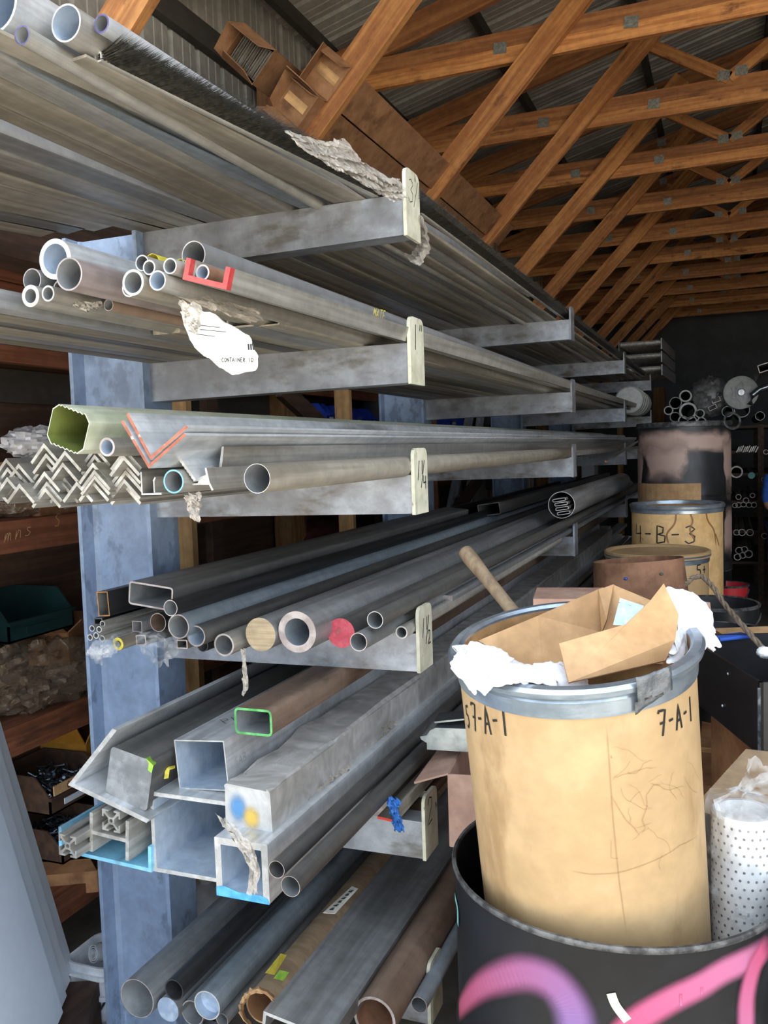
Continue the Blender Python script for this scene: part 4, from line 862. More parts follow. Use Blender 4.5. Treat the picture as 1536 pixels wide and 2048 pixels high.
stock('small_angle', 'small angle with red end resting on the fifth arm', 'angle', p, [[(-38*k_, 0), (2*k_, -4*k_), (2*k_, 22*k_), (-4*k_, 22*k_), (-4*k_, 2*k_), (-38*k_, 5*k_)]], 5, 'dusty_aluminium', 'vivid_red')
pts = [[A(772, 1600, 'Y', -.13), A(783, 1594, 'Y', -.13), A(798, 1600, 'Y', -.13)], [A(778, 1618, 'Y', -.14), A(788, 1615, 'Y', -.15), A(796, 1622, 'Y', -.14)], [A(784, 1640, 'Y', -.14), A(794, 1640, 'Y', -.15), A(803, 1640, 'Y', -.14)], [A(788, 1660, 'Y', -.14), A(798, 1664, 'Y', -.15), A(810, 1662, 'Y', -.14)]]
tag(solid(cloth(pts, 10, 22, 34, .003).build('tape_tail', 'blue_tape', None, .3), .001), 'twisted blue masking tape on the fifth arm', 'tape')
for px_, py_, lb in ((135, 1692, 'T-slot aluminium profile sticking out left of the H-beam'), (222, 1642, 'T-slot aluminium profile nested in the H-beam')):
    p = at(px_, py_, 'Y', -.55 if px_ < 200 else -.5); stock('slot_profile', lb, 'profile', p, tslot(44/pxm(p)), 4.5, 'mill_aluminium', 'mill_aluminium', roll=-3, group='T-slot profiles')
p = at(218, 1673, 'Y', -.5); k_ = 1/pxm(p); stock('h_beam', 'short aluminium H-beam lying flat on the light blue channel', 'beam', p, beam_p(96*k_, 82*k_, .009), 5, 'mill_aluminium', 'mill_aluminium', roll=-4)
a, b_ = at(118, 1702, 'Y', -.47), at(303, 1745, 'Y', -.47); c = (a+b_)/2
stock('channel_bar', 'wide channel painted light blue under the H-beam', 'channel', c, chan_p((b_-a).length, .062, .009), 6, 'cyan_paint', 'cyan_paint', roll=math.degrees(math.atan2(b_.z-a.z, b_.x-a.x)))
for i, (X, zz, w_, h, m, lb) in enumerate(((-.13, .03, .05, .06, 'dark_steel', 'dark square tube next to the round tubes of the fifth tier'), (-.06, .012, .06, .02, 'brown_steel', 'brown flat bar at the outer edge of the fifth tier'), (-.26, .16, .1, .03, 'grey_steel', 'grey flat bar high on the fifth tier pile'))):
    bar(lb, X, .0+.15*i, z5+zz, w_, h, 6.6, m, 'steel_bar', 'bar', 'cut_steel')
# ------------------------------------------------------------------ bottom tier
tube('grey pipe with a drilled hole, leftmost of the bottom tier', 274, 1997, 40, -.37, .05, 6.5, 'grey_steel', cap='cut_steel', inner='tube_inside')
tube('black pipe on top of the plugged pipe in the bottom tier', 348, 1980, 22, -.43, .12, 6.5, 'black_steel', cap='black_steel', inner='black_steel')
tube('pipe plugged with a pale blue disc under the black pipe', 336, 2019, 25, -.36, 1, 6.5, 'grey_steel', cap='plug_blue', name='plugged_pipe')
mp_ = tube('blue-grey pipe with pale end, middle of the bottom tier', 414, 2011, 30, -.4, .08, 6.5, 'blue_steel', cap='cut_aluminium', inner='pale_inside')
o = MB().prism([circ(.031, 28)], [.02, .024]).build('pipe_plug', ['plug_blue', 'plug_blue'], None, 0); o.location = at(414, 2011, 'Y', -.395); attach(o, mp_)
tube('dark-mouthed grey pipe behind the middle bottom pipe', 385, 2026, 26, -.34, .08, 6.4, 'grey_steel', cap='cut_steel')
tube('small grey pipe under the middle bottom pipe', 444, 2040, 14, -.36, .1, 6.2, 'grey_steel', cap='cut_steel')
ct = tube('torn cardboard tube on the bottom tier', 522, 2014, 34, -.36, .1, 2.4, 'plywood', cap='cardboard', inner='cardboard_dark', name='cardboard_tube')
pts = [[at(520+math.cos(t)*34, 2014-math.sin(t)*36, 'Y', -.36+.0) for t in np.linspace(.6, 4.2, 9)], [at(516+math.cos(t)*37, 2018-math.sin(t)*38, 'Y', -.405+.02*math.sin(3*t)) for t in np.linspace(.6, 4.2, 9)]]
attach(solid(cloth(pts, 24, 6, 41, .003).build('torn_collar', 'cardboard', None, .4), .002), ct)
p0 = at(690, 1795, 'X', -.2); mb = MB(); mb.add([at(646, 1826, 'X', -.235), at(670, 1828, 'X', -.205), at(716, 1778, 'X', -.2), at(704, 1773, 'X', -.23)], [(0, 1, 2, 3)])
lb_ = attach(solid(mb.build('paper_label', 'paper_label', None, 0), .001, 1), ct)
mb = MB()
for i in range(5):
    f = .2+.15*i; a0 = at(652+f*10, 1826, 'X', -.232+f*.03); a1 = at(705+f*9, 1776, 'X', -.228+f*.03)
    for s_ in range(6): mb.ribbon([a0.lerp(a1, .08+s_*.14), a0.lerp(a1, .08+s_*.14+.05+.05*((s_+i) % 2))], Vector((.5, -.3, .8)), .002)
mb.v = [(v[0]+.002, v[1]-.002, v[2]+.004) for v in mb.v]; mb.build('label_print', 'marker', lb_, 0)['kind'] = 'stuff'
for lb, m, g in (('yellow tape across the cardboard tube', 'yellow_tape', ((531, 1946), (548, 1950), (573, 1910), (562, 1907))), ('light green tape across the mouth of the cardboard tube', 'lime_tape', ((548, 1957), (566, 1962), (578, 1944), (560, 1940)))):
    mb = MB(); mb.add([at(*q_, 'X', -.275) for q_ in g], [(0, 1, 2, 3)]); attach(solid(mb.build('tape_patch', m, None, 0), .002), ct)
# big channel: its broad web faces the aisle
a, b_ = at(527, 2022, 'Y', -.4), at(660, 2075, 'Y', -.4); c = (a+b_)/2; wv = (b_-a).length
stock('wide_channel', 'broad grey steel channel leaning on the bottom tier', 'channel', c, chan_p(wv, .05, .008), 6.6, 'grey_steel', 'cut_aluminium', roll=180+math.degrees(math.atan2(b_.z-a.z, b_.x-a.x)))
tube('brown pipe outermost on the bottom tier', 749, 2037, 45, -.23, .13, 6.2, 'brown_steel', cap='cut_steel', inner='rust')
tube('thin blue-grey pipe in front of the brown pipe by the bottom arm plate', 838, 2010, 17, -.12, .1, 6, 'blue_steel', cap='cut_steel')
# ------------------------------------------------------------------ timber shelving behind the rack, left
XS = -1.42; SD = .26
sh = empty('timber_shelving', (XS, 2, FL), None, 'dark stained timber shelving along the left wall behind the rack', 'shelving')
def PS(name, mb, m):
    o = mb.build(name, m, sh, 0); o.matrix_parent_inverse = Matrix.Translation(-sh.location); return o
zA = (at(0, 722, 'X', XS).z, at(0, 688, 'X', XS).z); zBm = (at(0, 1110, 'X', XS).z, at(0, 1044, 'X', XS).z); zC = (at(100, 1482, 'X', XS).z, at(100, 1425, 'X', XS).z)
SHZ = []
for z0, z1_ in (zA, zBm, zC, (.02, .1)):
    PS('fascia_board', MB().box((XS-.018, 2.2, (z0+z1_)/2), (.036, 7.4, z1_-z0)), 'wood_shelf')
    PS('shelf_board', MB().box((XS-SD/2-.02, 2.2, z1_-.012), (SD-.02, 7.4, .022)), 'wood_shelf'); SHZ.append(z1_)
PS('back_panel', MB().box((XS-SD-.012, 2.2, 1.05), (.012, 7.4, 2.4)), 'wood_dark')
PS('shelf_board', MB().box((XS-SD/2-.02, 2.2, 2.19), (SD+.04, 7.4, .03)), 'wood_shelf')
for y in (-1.4, 1.35, 3.4, 5.5): PS('upright', MB().box((XS-.06, y, .99), (.04, .09, 2.37)), 'wood_dark')
mb = MB(); d0 = at(8, 1085, 'X', XS); write(mb, 'mns  S', lambda a, b: (Vector((XS+.0012, d0.y+a, d0.z+b+.12*a)), Vector((1, 0, 0))), .045, .002, .2, 1.0)
o = mb.build('chalk_writing', 'chalk', sh, 0); o.matrix_parent_inverse = Matrix.Translation(-sh.location)
def lump(label, px, py, X, sx, sy, sz, seed, m, z=None, amp=.4, name='plastic_bag', cat='bag', n=(26, 16), grp=None):
    p = at(px, py, 'X', X); o = blob((0, 0, 0), (sx, sy, sz), seed, amp, n, 2.6).build(name, m, None, .3); o.location = (p.x, p.y, (z+sz*.75) if z is not None else p.z)
    return tag(o, label, cat, grp)
def flapbox(label, px, py, X, s, rot, m='cardboard_dark', z=None):
    p = at(px, py, 'X', X); t = empty('cardboard_box', (p.x, p.y, p.z if z is None else z), rot, label, 'box'); w_, d, h = s
    mb = MB(); mb.box((0, 0, .002), (d, w_, .004)); mb.box((-d/2, 0, h/2), (.004, w_, h)); mb.box((d/2, 0, h/2), (.004, w_, h)); mb.box((0, -w_/2, h/2), (d, .004, h)); mb.box((0, w_/2, h/2), (d, .004, h)); mb.build('box_body', m, t, 0)
    r_ = random.Random(int(px))
    for sx, sy in ((1, 0), (-1, 0), (0, 1), (0, -1)):
        tl = r_.uniform(.4, 1.3); ln = .45*min(w_, d); e = Vector((sx*d/2, sy*w_/2, h)); ax = Vector((0, w_/2, 0)) if sx else Vector((d/2, 0, 0)); tp = Vector((sx*math.sin(tl), sy*math.sin(tl), math.cos(tl)))*ln
        mb = MB(); mb.add([e-ax, e+ax, e+tp+ax*.92, e+tp-ax*.92], [(0, 1, 2, 3)]); solid(mb.build('flap', m, t, 0), .004)
    return t
XM = XS-.15
wb_ = at(70, 885, 'X', XM); flapbox('brown box under the bluish white bag on the upper shelf', 70, 885, XM, (.22, .18, .12), (0, 0, .1), 'cardboard_dark', SHZ[1])
lump('bluish white plastic bag peeking over the zigzag angles', 70, 885, XM, .08, .12, .05, 51, 'rag_white', None, .6, n=(34, 20))
lump('crumpled brown film parcel above the chalked board, near the frame edge', 30, 1020, XM, .11, .12, .05, 52, 'brown_film', SHZ[1], .5)
lump('glossy crumpled film parcel above the chalked board beside the column', 100, 1015, XM, .09, .1, .05, 53, 'dusty_film', SHZ[1], .5)
lump('large heap of crumpled brown plastic film on the middle shelf', 80, 1330, XM, .15, .28, .13, 54, 'brown_film', SHZ[2], .55, n=(46, 30))
lump('second heap of crumpled film on the middle shelf by the column', 150, 1350, XM, .13, .16, .11, 55, 'brown_film', SHZ[2], .55, n=(40, 26))
def bin_(label, px, py, X, w_, d, h, m, z=None, rot=0, grp=None, cat='bin'):
    """open-front stacking bin"""
    p = at(px, py, 'X', X); t = empty('storage_bin', (p.x, p.y, z if z is not None else p.z-h/2), (0, 0, rot), label, cat, grp)
    mb = MB(); th = .006
    mb.box((0, 0, th/2), (d, w_, th)); mb.box((-d/2+th/2, 0, h/2), (th, w_, h)); mb.box((d/2-th/2, 0, h*.22), (th, w_, h*.44))
    for s_ in (-1, 1):
        y = s_*(w_/2-th/2); mb.prism([[(-d/2, 0), (d/2, 0), (d/2, h*.45), (d*.25, h), (-d/2, h)]], [y-th/2, y+th/2])
    mb.build('tray', [m, m], t, 0)
    MB().box((d/2+.002, 0, h*.44), (.016, w_+.004, .012)).build('front_lip', m, t, 0)
    MB().box((d/2+.003, 0, h*.22), (.004, w_*.5, h*.16)).build('label_slot', 'sheet_grey' if m != 'green_bin' else 'green_bin', t, 0)
    return t
bin_('dark green plastic bin on the middle shelf, near the frame edge', 25, 1225, XM+.02, .3, .26, .14, 'green_bin')
flapbox('open brown cardboard box with flaps up on the middle shelf', 112, 1200, XM, (.16, .15, .12), (0, 0, .3), 'cardboard_dark', SHZ[2]+.12)
# bins of bolts below
def bolts(t, n, sx, sy, z, seed, name='bolt_pile'):
    r_ = random.Random(seed); mb = MB()
    for _ in range(n):
        a = r_.uniform(0, 6.3); tl = r_.uniform(-.8, .8); d = Vector((math.cos(a)*math.cos(tl), math.sin(a)*math.cos(tl), math.sin(tl))); c = Vector((r_.uniform(-sx, sx), r_.uniform(-sy, sy), z+r_.uniform(0, .03)))
        mb.sweep([c-d*.018, c+d*.012, c+d*.0121, c+d*.018], [.003, .003, .0062, .0062], 6)
    o = mb.build(name, 'bolt_steel', t, .6); o['kind'] = 'stuff'
t = bin_('bin of dark bolts marked on its lip on the lower shelf', 95, 1560, XM+.03, .26, .26, .13, 'wood_dark', None); bolts(t, 130, .1, .11, .05, 61)
mb = MB(); write(mb, 'CU-32', lambda a, b: (Vector((.145, -.06+a, .075+b)), Vector((1, 0, 0))), .022, .003); mb.build('marker_writing', 'marker', t, 0)
MB().box((.14, 0, .085), (.006, .24, .034)).build('card_label', 'cardboard', t, 0)
flapbox('ochre cardboard box behind the bolts on the lower shelf', 165, 1545, XM-.03, (.22, .2, .17), (0, 0, .1), 'ochre_bin', at(95, 1560, 'X', XM).z-.07)
t = bin_('bin of loose dark bolts near the floor behind the column', 115, 1660, XM+.03, .24, .26, .11, 'wood_dark'); bolts(t, 90, .1, .1, .04, 62)
flapbox('flattened brown carton near the floor behind the column', 150, 1725, XM+.05, (.2, .2, .08), (0, 0, .5), 'cardboard_dark', at(150, 1745, 'X', XM).z)
# bins seen through the rack
zb = SHZ[0]
for i, (px_, py_, m, lb) in enumerate(((622, 828, 'blue_bin', 'blue plastic bin, leftmost of the row seen through the rack'), (652, 832, 'blue_bin', 'blue plastic bin, second of the row seen through the rack'), (680, 834, 'blue_bin', 'blue plastic bin behind the pale timber post'), (712, 836, 'blue_bin', 'blue plastic bin touching the yellow one'),
     (738, 840, 'yellow_bin', 'yellow plastic bin at the end of the blue row'), (878, 840, 'blue_bin', 'blue plastic bin left of its twin by the ladder'), (905, 842, 'blue_bin', 'blue plastic bin next to the aluminium ladder'))):
    bin_(lb, px_, py_, XM+.03, .085 if i < 5 else .16, .26, .12, m, None, 0, 'coloured bins on the top shelf')
# ladder leaning behind the rack
la = empty('ladder', (-1.2, 5.2, FL), (0, 0, 0), 'aluminium ladder leaning behind the rack beside the blue bins', 'ladder')
def lp_(px, py): return at(px, py, 'X', -1.14)
r1a, r1b = lp_(905, 1000), lp_(940, 828); r2a, r2b = lp_(938, 990), lp_(962, 828)
off = Matrix.Translation(-la.location)
for a, b_ in ((r1a, r1b), (r2a, r2b)):
    d = (b_-a).normalized(); o = MB().beam(a-d*1.0, b_+d*.1, .11, .03, (1, 0, 0)).build('rail', 'silver_ladder', la, 0); o.matrix_parent_inverse = off
for k in range(6):
    f = -1.2+k*.4; a = r1a.lerp(r1b, f); b_ = r2a.lerp(r2b, f); o = MB().beam(a, b_, .03, .03, (1, 0, 0)).build('rung', 'silver_ladder', la, 0); o.matrix_parent_inverse = off
for lb, px_, py_, w_, h, m in (('dark cabinet panel behind the second rack column', 1010, 860, .9, 1.2, 'metal_panel_dark'), ('dark panel on the shelf left of the ladder', 780, 830, .45, .25, 'metal_panel_dark'), ('pale grey-green crate stack far behind the rack', 1180, 945, .5, .3, 'sheet_grey')):
    p = at(px_, py_, 'X', -1.42); h = p.z+h/2-FL if 'crate' in lb else h; t = empty('storage_cabinet', (p.x, p.y, FL if 'crate' in lb else p.z-h/2), None, lb, 'cabinet')
    MB().box((0, 0, h/2), (.2, w_, h)).build('cabinet_body', m, t, 0)
    for s_ in (-1, 1): MB().box((.103, s_*w_*.245, h/2), (.006, w_*.47, h*.94)).build('cabinet_door', m, t, 0)
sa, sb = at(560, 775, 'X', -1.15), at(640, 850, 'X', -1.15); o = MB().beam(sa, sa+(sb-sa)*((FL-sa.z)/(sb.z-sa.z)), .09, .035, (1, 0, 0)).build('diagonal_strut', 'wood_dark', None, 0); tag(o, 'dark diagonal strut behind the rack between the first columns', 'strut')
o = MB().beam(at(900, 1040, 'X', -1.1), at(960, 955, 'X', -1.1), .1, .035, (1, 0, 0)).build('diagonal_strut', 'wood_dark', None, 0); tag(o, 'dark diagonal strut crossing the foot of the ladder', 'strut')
# ------------------------------------------------------------------ sheets leaning bottom left, bucket
zs = -.015
P0 = at(166, 1932, 'Z', zs); P1 = at(116, 2048, 'Z', zs); b_ = (P1-P0).normalized()
top = Vector((-.195, -.10, 1.0)); nrm = b_.cross(top).normalized()
if nrm.x < 0: nrm = -nrm
for i in range(4):
    o0 = P0-nrm*(.012*i)+b_*(.085*(3-i)-.02)+Vector((0, 0, .0)); hgt = 1.25-.02*i; ln = 1.25
    mb = MB(); c = [o0, o0+b_*ln, o0+b_*ln+top*hgt, o0+top*hgt]
    mb.add(c+[p-nrm*.004 for p in c], [(0, 1, 2, 3), (7, 6, 5, 4), (0, 4, 5, 1), (1, 5, 6, 2), (2, 6, 7, 3), (3, 7, 4, 0)]); mb.m = [0, 0, 1, 1, 1, 1]
    tag(mb.build('metal_sheet', ['sheet_grey', 'sheet_edge_shade'], None, 0), 'pale grey metal sheet leaning on the shelving, %s from the aisle' % ORD[i], 'sheet', 'leaning metal sheets')
o = MB().beam(P0+b_*.06-Vector((.02, 0, .1)), P1+b_*1.0-Vector((.02, 0, .1)), .16, .16, (0, 0, 1)).build('timber_sleeper', 'wood_dark', None, 0); tag(o, 'weathered timber sleeper under the leaning sheets', 'timber')
bp_ = at(192, 1922, 'Z', .0); bk = empty('plastic_bucket', (bp_.x-.01, bp_.y+.05, FL), None, 'white square bucket with drill bits beside the nearest column', 'bucket')
def sq(w_, r): return rrect(w_, w_, r, 4)
mb = MB(); rings = [(.14, 0), (.175, .13), (.18, .2), (.186, .2), (.186, .207), (.172, .207), (.165, .12), (.13, .01)]
for w_, z in rings: mb.v += [(a, c_, z) for a, c_ in sq(w_, w_*.22)]
nn = len(sq(.1, .02))
for j in range(len(rings)-1):
    for i in range(nn): mb.f.append((j*nn+i, j*nn+(i+1) % nn, (j+1)*nn+(i+1) % nn, (j+1)*nn+i)); mb.m.append(0)
mb.f.append(tuple(range((len(rings)-1)*nn, len(rings)*nn))); mb.m.append(0)
mb.build('bucket_body', 'bucket_white', bk, .6)
for z in (.1, .165): MB().prism([rrect(.196, .196, .045, 4), rrect(.17, .17, .04, 4)], [0, .014], lambda p, z=z: Vector((p.x, p.z, z+p.y))).build('bucket_rib', 'bucket_white', bk, .5)
MB().sweep([(-.098, -.05, .17), (-.10, -.09, .10), (-.05, -.1, .06), (.06, -.1, .075), (.1, -.04, .17)], .004, 8).build('handle', 'drum_rim', bk, .6)
cb_ = at(203, 1914, 'Y', bp_.y+.02); o = empty('hole_saw', (cb_.x, cb_.y, .02), (math.radians(75), 0, -.3), 'bright ringed hole saw in the white bucket', 'tool')
for r_ in (.028, .021, .014): MB().lathe([(r_, 0), (r_, .03), (r_-.003, .03), (r_-.003, 0)], 28, closed=True).build('saw_ring', 'bright_aluminium', o, .5)
MB().lathe([(0, 0), (.03, 0), (.03, .006), (0, .006)], 28).build('saw_base', 'grey_steel', o, .5)

for i, (X, z, w_, m, lb) in enumerate(((-1.45, 2.225, .28, 'wood_shelf', 'wide brown plank on top of the shelving, lowest of its pile'), (-1.4, 2.262, .24, 'wood_pale', 'pale plank lying on top of the wide brown plank'), (-1.22, 2.225, .14, 'wood_dark', 'dark plank on the outer edge of the shelving top'))):
    o = MB().box((0, 0, 0), (w_, 5.2, .034)).build('plank', m, None, 0); o.location = (X, 1.5-.1*i, z); tag(o, lb, 'plank', 'planks on the shelving top')

o = MB().box((0, 0, .28), (.02, 4.6, .56)).build('gloom_filler_board', 'wood_dark', None, 0); o.location = (-1.6, 1.5, 2.28); o.rotation_euler = (0, -.06, 0); tag(o, 'added dark board standing in for the gloom between shelving top and ribbed wall', 'board')  # added dark sheet: stands in for the gloom above the shelving, hiding the pale ribs

jg = at(412, 1782, 'Y', .5); o = empty('plastic_jug', (jg.x, jg.y, jg.z-.14), None, 'pale cloudy plastic jug behind the nearest column', 'jug')
MB().lathe([(0, 0), (.06, 0), (.065, .01), (.065, .13), (.05, .16), (.022, .175), (.02, .2), (0, .2)], 28).build('jug_body', 'bucket_white', o, .7)
MB().lathe([(.022, .185), (.024, .187), (.024, .21), (0, .21)], 20).build('cap', 'cream_vinyl', o, .5)
jc = empty('carton', (jg.x, jg.y+.02, FL), None, 'brown carton under the plastic jug', 'carton'); MB().box((0, 0, (jg.z-.142-FL)/2), (.2, .22, jg.z-.142-FL)).build('carton_body', 'cardboard_dark', jc, 0)
MB().box((0, 0, jg.z-.1415-FL), (.19, .04, .001)).build('tape_strip', 'wood_pale', jc, 0)
lump('dark red cloth bundle behind the rack under the third tier', 640, 1068, XM, .1, .3, .09, 57, 'maroon_cloth', None, .35, 'cloth_bundle', 'cloth')
# ------------------------------------------------------------------ black steel drum with spray paint, on a pallet
BD = Vector((.546, -.508, .86)); BR = .297
def pallet(label, c, w_, d, z0, h):
    t = empty('pallet', (c[0], c[1], z0), None, label, 'pallet')
    for i in range(5): MB().box((0, -d/2+d*(i+.5)/5, h-.009), (w_, d/6.2, .018)).build('deck_board', 'wood_pale', t, 0)
    for i in (-1, 0, 1): MB().box((i*(w_/2-.03), 0, (h-.018)/2), (.06, d, h-.018)).build('bearer', 'wood_pale', t, 0)
    return t
pallet('timber pallet under the spray-painted black drum', (.6, -.45), .95, .95, FL, .175)
dr = empty('steel_drum', (BD.x, BD.y, FL+.176), None, 'black steel drum with pink and purple spray paint, in front', 'drum')
HB = BD.z-(FL+.176)
mb = MB(); mb.lathe([(0, .01), (BR-.012, .01), (BR-.012, 0), (BR-.006, .004), (BR-.006, HB*.33), (BR, HB*.345), (BR-.006, HB*.36), (BR-.006, HB*.64), (BR, HB*.655), (BR-.006, HB*.67), (BR-.006, HB-.001)], 72)
mb.lathe([(BR-.006, HB-.001), (BR-.0085, HB-.001), (BR-.0085, .02), (0, .02)], 72); mb.build('drum_body', 'drum_black', dr, .5)
MB().lathe([(BR-.007, HB-.008), (BR-.002, HB-.007), (BR, HB-.001), (BR-.002, HB+.003), (BR-.007, HB+.003), (BR-.009, HB-.002)], 72, closed=True).build('rolled_rim', 'drum_rim', dr, .8)
def on_drum(pix, rad=BR-.006, c=BD, zoff=None, n=6, w_=.04):
    """smooth stroke through photo pixels on the drum side"""
    th = [on_cyl(x_, y_, (c.x, c.y, 0), rad) for x_, y_ in pix]; out = []
    for i in range(len(th)-1):
        p0, p1, p2, p3 = th[max(i-1, 0)], th[i], th[i+1], th[min(i+2, len(th)-1)]
        for k in range(n if i < len(th)-2 else n+1):
            t = k/n; q_ = [.5*(2*p1[a]+(p2[a]-p0[a])*t+(2*p0[a]-5*p1[a]+4*p2[a]-p3[a])*t*t+(3*p1[a]-p0[a]-3*p2[a]+p3[a])*t**3) for a in (0, 1)]
            out.append(q_)
    z0 = zoff if zoff is not None else FL+.176; r_ = rad+.0012
    return [Vector((r_*math.cos(a), r_*math.sin(a), z-z0)) for a, z in out], [Vector((math.cos(a), math.sin(a), 0)) for a, z in out]
def paint(pix, w_, m, name='spray_stroke', par=None, lift=0., **kw):
    pts, ns = on_drum(pix, **kw); pts = [p+n_*lift for p, n_ in zip(pts, ns)]
    mb = MB(); mb.ribbon(pts, ns, w_, uv=True); return mb.build(name, m, par or dr, 0)
paint(((915, 2030), (930, 2005), (960, 1975), (1000, 1956), (1050, 1946), (1100, 1962), (1135, 2000), (1152, 2050), (1155, 2150)), [.036+.05*min(1, i/30) for i in range(49)], 'spray_purple')
paint(((1215, 2110), (1262, 2050), (1330, 2005), (1400, 1970), (1460, 1935), (1545, 1885)), .056, 'spray_pink', lift=.0004)
paint(((1536, 1880), (1508, 1930), (1492, 1990), (1490, 2050), (1490, 2140)), .05, 'spray_pink', lift=.0008)
for a, b_ in (((1360, 1985), (1361, 2012)), ((1402, 1972), (1402, 1988))): paint((a, ((a[0]+b_[0])/2, (a[1]+b_[1])/2), b_), .006, 'spray_pink', 'paint_drip', lift=.001)
paint(((912, 1790), (917, 1815), (918, 1850)), .012, 'teal_cap', 'paint_scrape', lift=.001)
paint(((1222, 1985), (1232, 2010), (1255, 2040)), .014, 'plate_cream', 'paint_scrape', lift=.001)
# ------------------------------------------------------------------ fibre drum standing in it
FT = Vector((.4964, -.616, 1.2876)); ax = Vector((-.0363, -.1525, 1)).normalized(); FH = .6; FB = FT-ax*FH; FR = .198
fd = empty('fibre_drum', FB, None, 'tan fibre drum marked 7-A-1 standing in the black drum', 'drum')
fd.rotation_mode = 'QUATERNION'; fd.rotation_quaternion = Vector((0, 0, 1)).rotation_difference(ax)
Q = fd.rotation_quaternion.to_matrix(); Qi = Q.transposed()
MB().lathe([(0, .012), (FR-.006, .012), (FR-.006, 0), (FR, .004), (FR, FH-.05)], 80).build('drum_body', 'fibre_drum', fd, .5)
MB().lathe([(FR-.001, FH-.008), (FR-.007, FH-.008), (FR-.007, .02), (0, .02)], 80).build('drum_lining', 'fibre_inside', fd, .5)
MB().lathe([(FR, FH-.05), (FR+.003, FH-.05), (FR+.005, FH-.024), (FR+.003, FH-.021), (FR+.005, FH-.016), (FR+.014, FH-.013), (FR+.016, FH-.005), (FR+.011, FH+.001), (FR-.002, FH+.002), (FR-.007, FH-.003), (FR-.006, FH-.012)], 80).build('metal_band', 'drum_band', fd, .6)
def fcyl(x_, y_):
    """photo pixel -> angle, height on the leaning fibre drum"""
    d = _fw + _rt*((x_-768)/FPX) - _up*((y_-1024)/FPX); o_ = Qi @ (Vector(CAM)-FB); d = Qi @ Vector(d)
    a_ = d.x**2+d.y**2; b2 = 2*(o_.x*d.x+o_.y*d.y); c2 = o_.x**2+o_.y**2-FR*FR; t = (-b2-math.sqrt(max(b2*b2-4*a_*c2, 0)))/(2*a_); p = o_+d*t
    return math.atan2(p.y, p.x), p.z
for tx, a, b_, h in (('7-A-1', (947, 1452), (1018, 1462), .05), ('5.5', (919, 1435), (940, 1448), .04), ('7-A-1', (1318, 1464), (1384, 1430), .042)):
    t0, z0 = fcyl(*a); t1, z1_ = fcyl(*b_); z0 -= .008; z1_ -= .008; mb = MB(); L_ = FR*(t1-t0); wf2 = L_/h/(len(tx)-.25)
    sc_ = min(wf2/.8, 1.0)
    def pl_(u, v, t0=t0, z0=z0, ri=(z1_-z0)/L_, sc=1):
        t = t0+u/FR; return Vector(((FR+.0009)*math.cos(t), (FR+.0009)*math.sin(t), z0+v+ri*u)), Vector((math.cos(t), math.sin(t), 0))
    # letters squeezed to the measured run
    u0 = 0
    for ch in tx:
        for st in GL[ch]:
            q_ = []
            for e0, e1 in zip(st[:-1], st[1:]): q_ += [(e0[0]+(e1[0]-e0[0])*k/3, e0[1]+(e1[1]-e0[1])*k/3) for k in range(3)]
            q_.append(st[-1]); pn = [pl_(u0+x_*h*sc_, y_*h) for x_, y_ in q_]; mb.ribbon([p for p, _ in pn], [n_ for _, n_ in pn], .0042)
        u0 += wf2*h
    mb.build('marker_writing', 'marker', fd, 0)
def fstroke(pix, w_, m, name, lift=.0008):
    q_ = [fcyl(*p) for p in pix]; r_ = FR+lift; out = []
    for (a0, h0), (a1, h1) in zip(q_[:-1], q_[1:]): out += [(a0+(a1-a0)*k/4, h0+(h1-h0)*k/4) for k in range(4)]
    out.append(q_[-1]); mb = MB(); mb.ribbon([Vector((r_*math.cos(a), r_*math.sin(a), h)) for a, h in out], [Vector((math.cos(a), math.sin(a), 0)) for a, h in out], w_, uv=True); return mb.build(name, m, fd, 0)
fstroke(((1212, 1440), (1218, 1520), (1226, 1640), (1238, 1760), (1255, 1885)), .004, 'crease_brown', 'seam_edge')
fstroke(((1130, 1738), (1180, 1748), (1236, 1745), (1290, 1728), (1360, 1690), (1400, 1665)), .0035, 'crease_brown', 'seam_edge')
rw_ = random.Random(12)
for i in range(20):
    x_, y_ = rw_.uniform(1225, 1390), rw_.uniform(1500, 1720); a_ = rw_.choice((.5, 1.0, 2.3, 2.8))+rw_.uniform(-.3, .3); pix = [(x_, y_)]
    for k in range(rw_.randint(3, 8)): a_ += rw_.uniform(-.7, .7); x_ += 12*math.cos(a_); y_ += 12*math.sin(a_); pix.append((min(max(x_, 1222), 1398), y_))
    fstroke(pix, rw_.uniform(.0015, .003), 'crease_brown', 'crease', .001)
for pix in (((1222, 1590), (1238, 1618), (1252, 1640), (1268, 1655), (1280, 1672)), ((1280, 1672), (1290, 1655), (1284, 1640), (1294, 1610), (1292, 1590), (1306, 1570), (1330, 1566))): fstroke(pix, .0035, 'crease_brown', 'crease', .001)
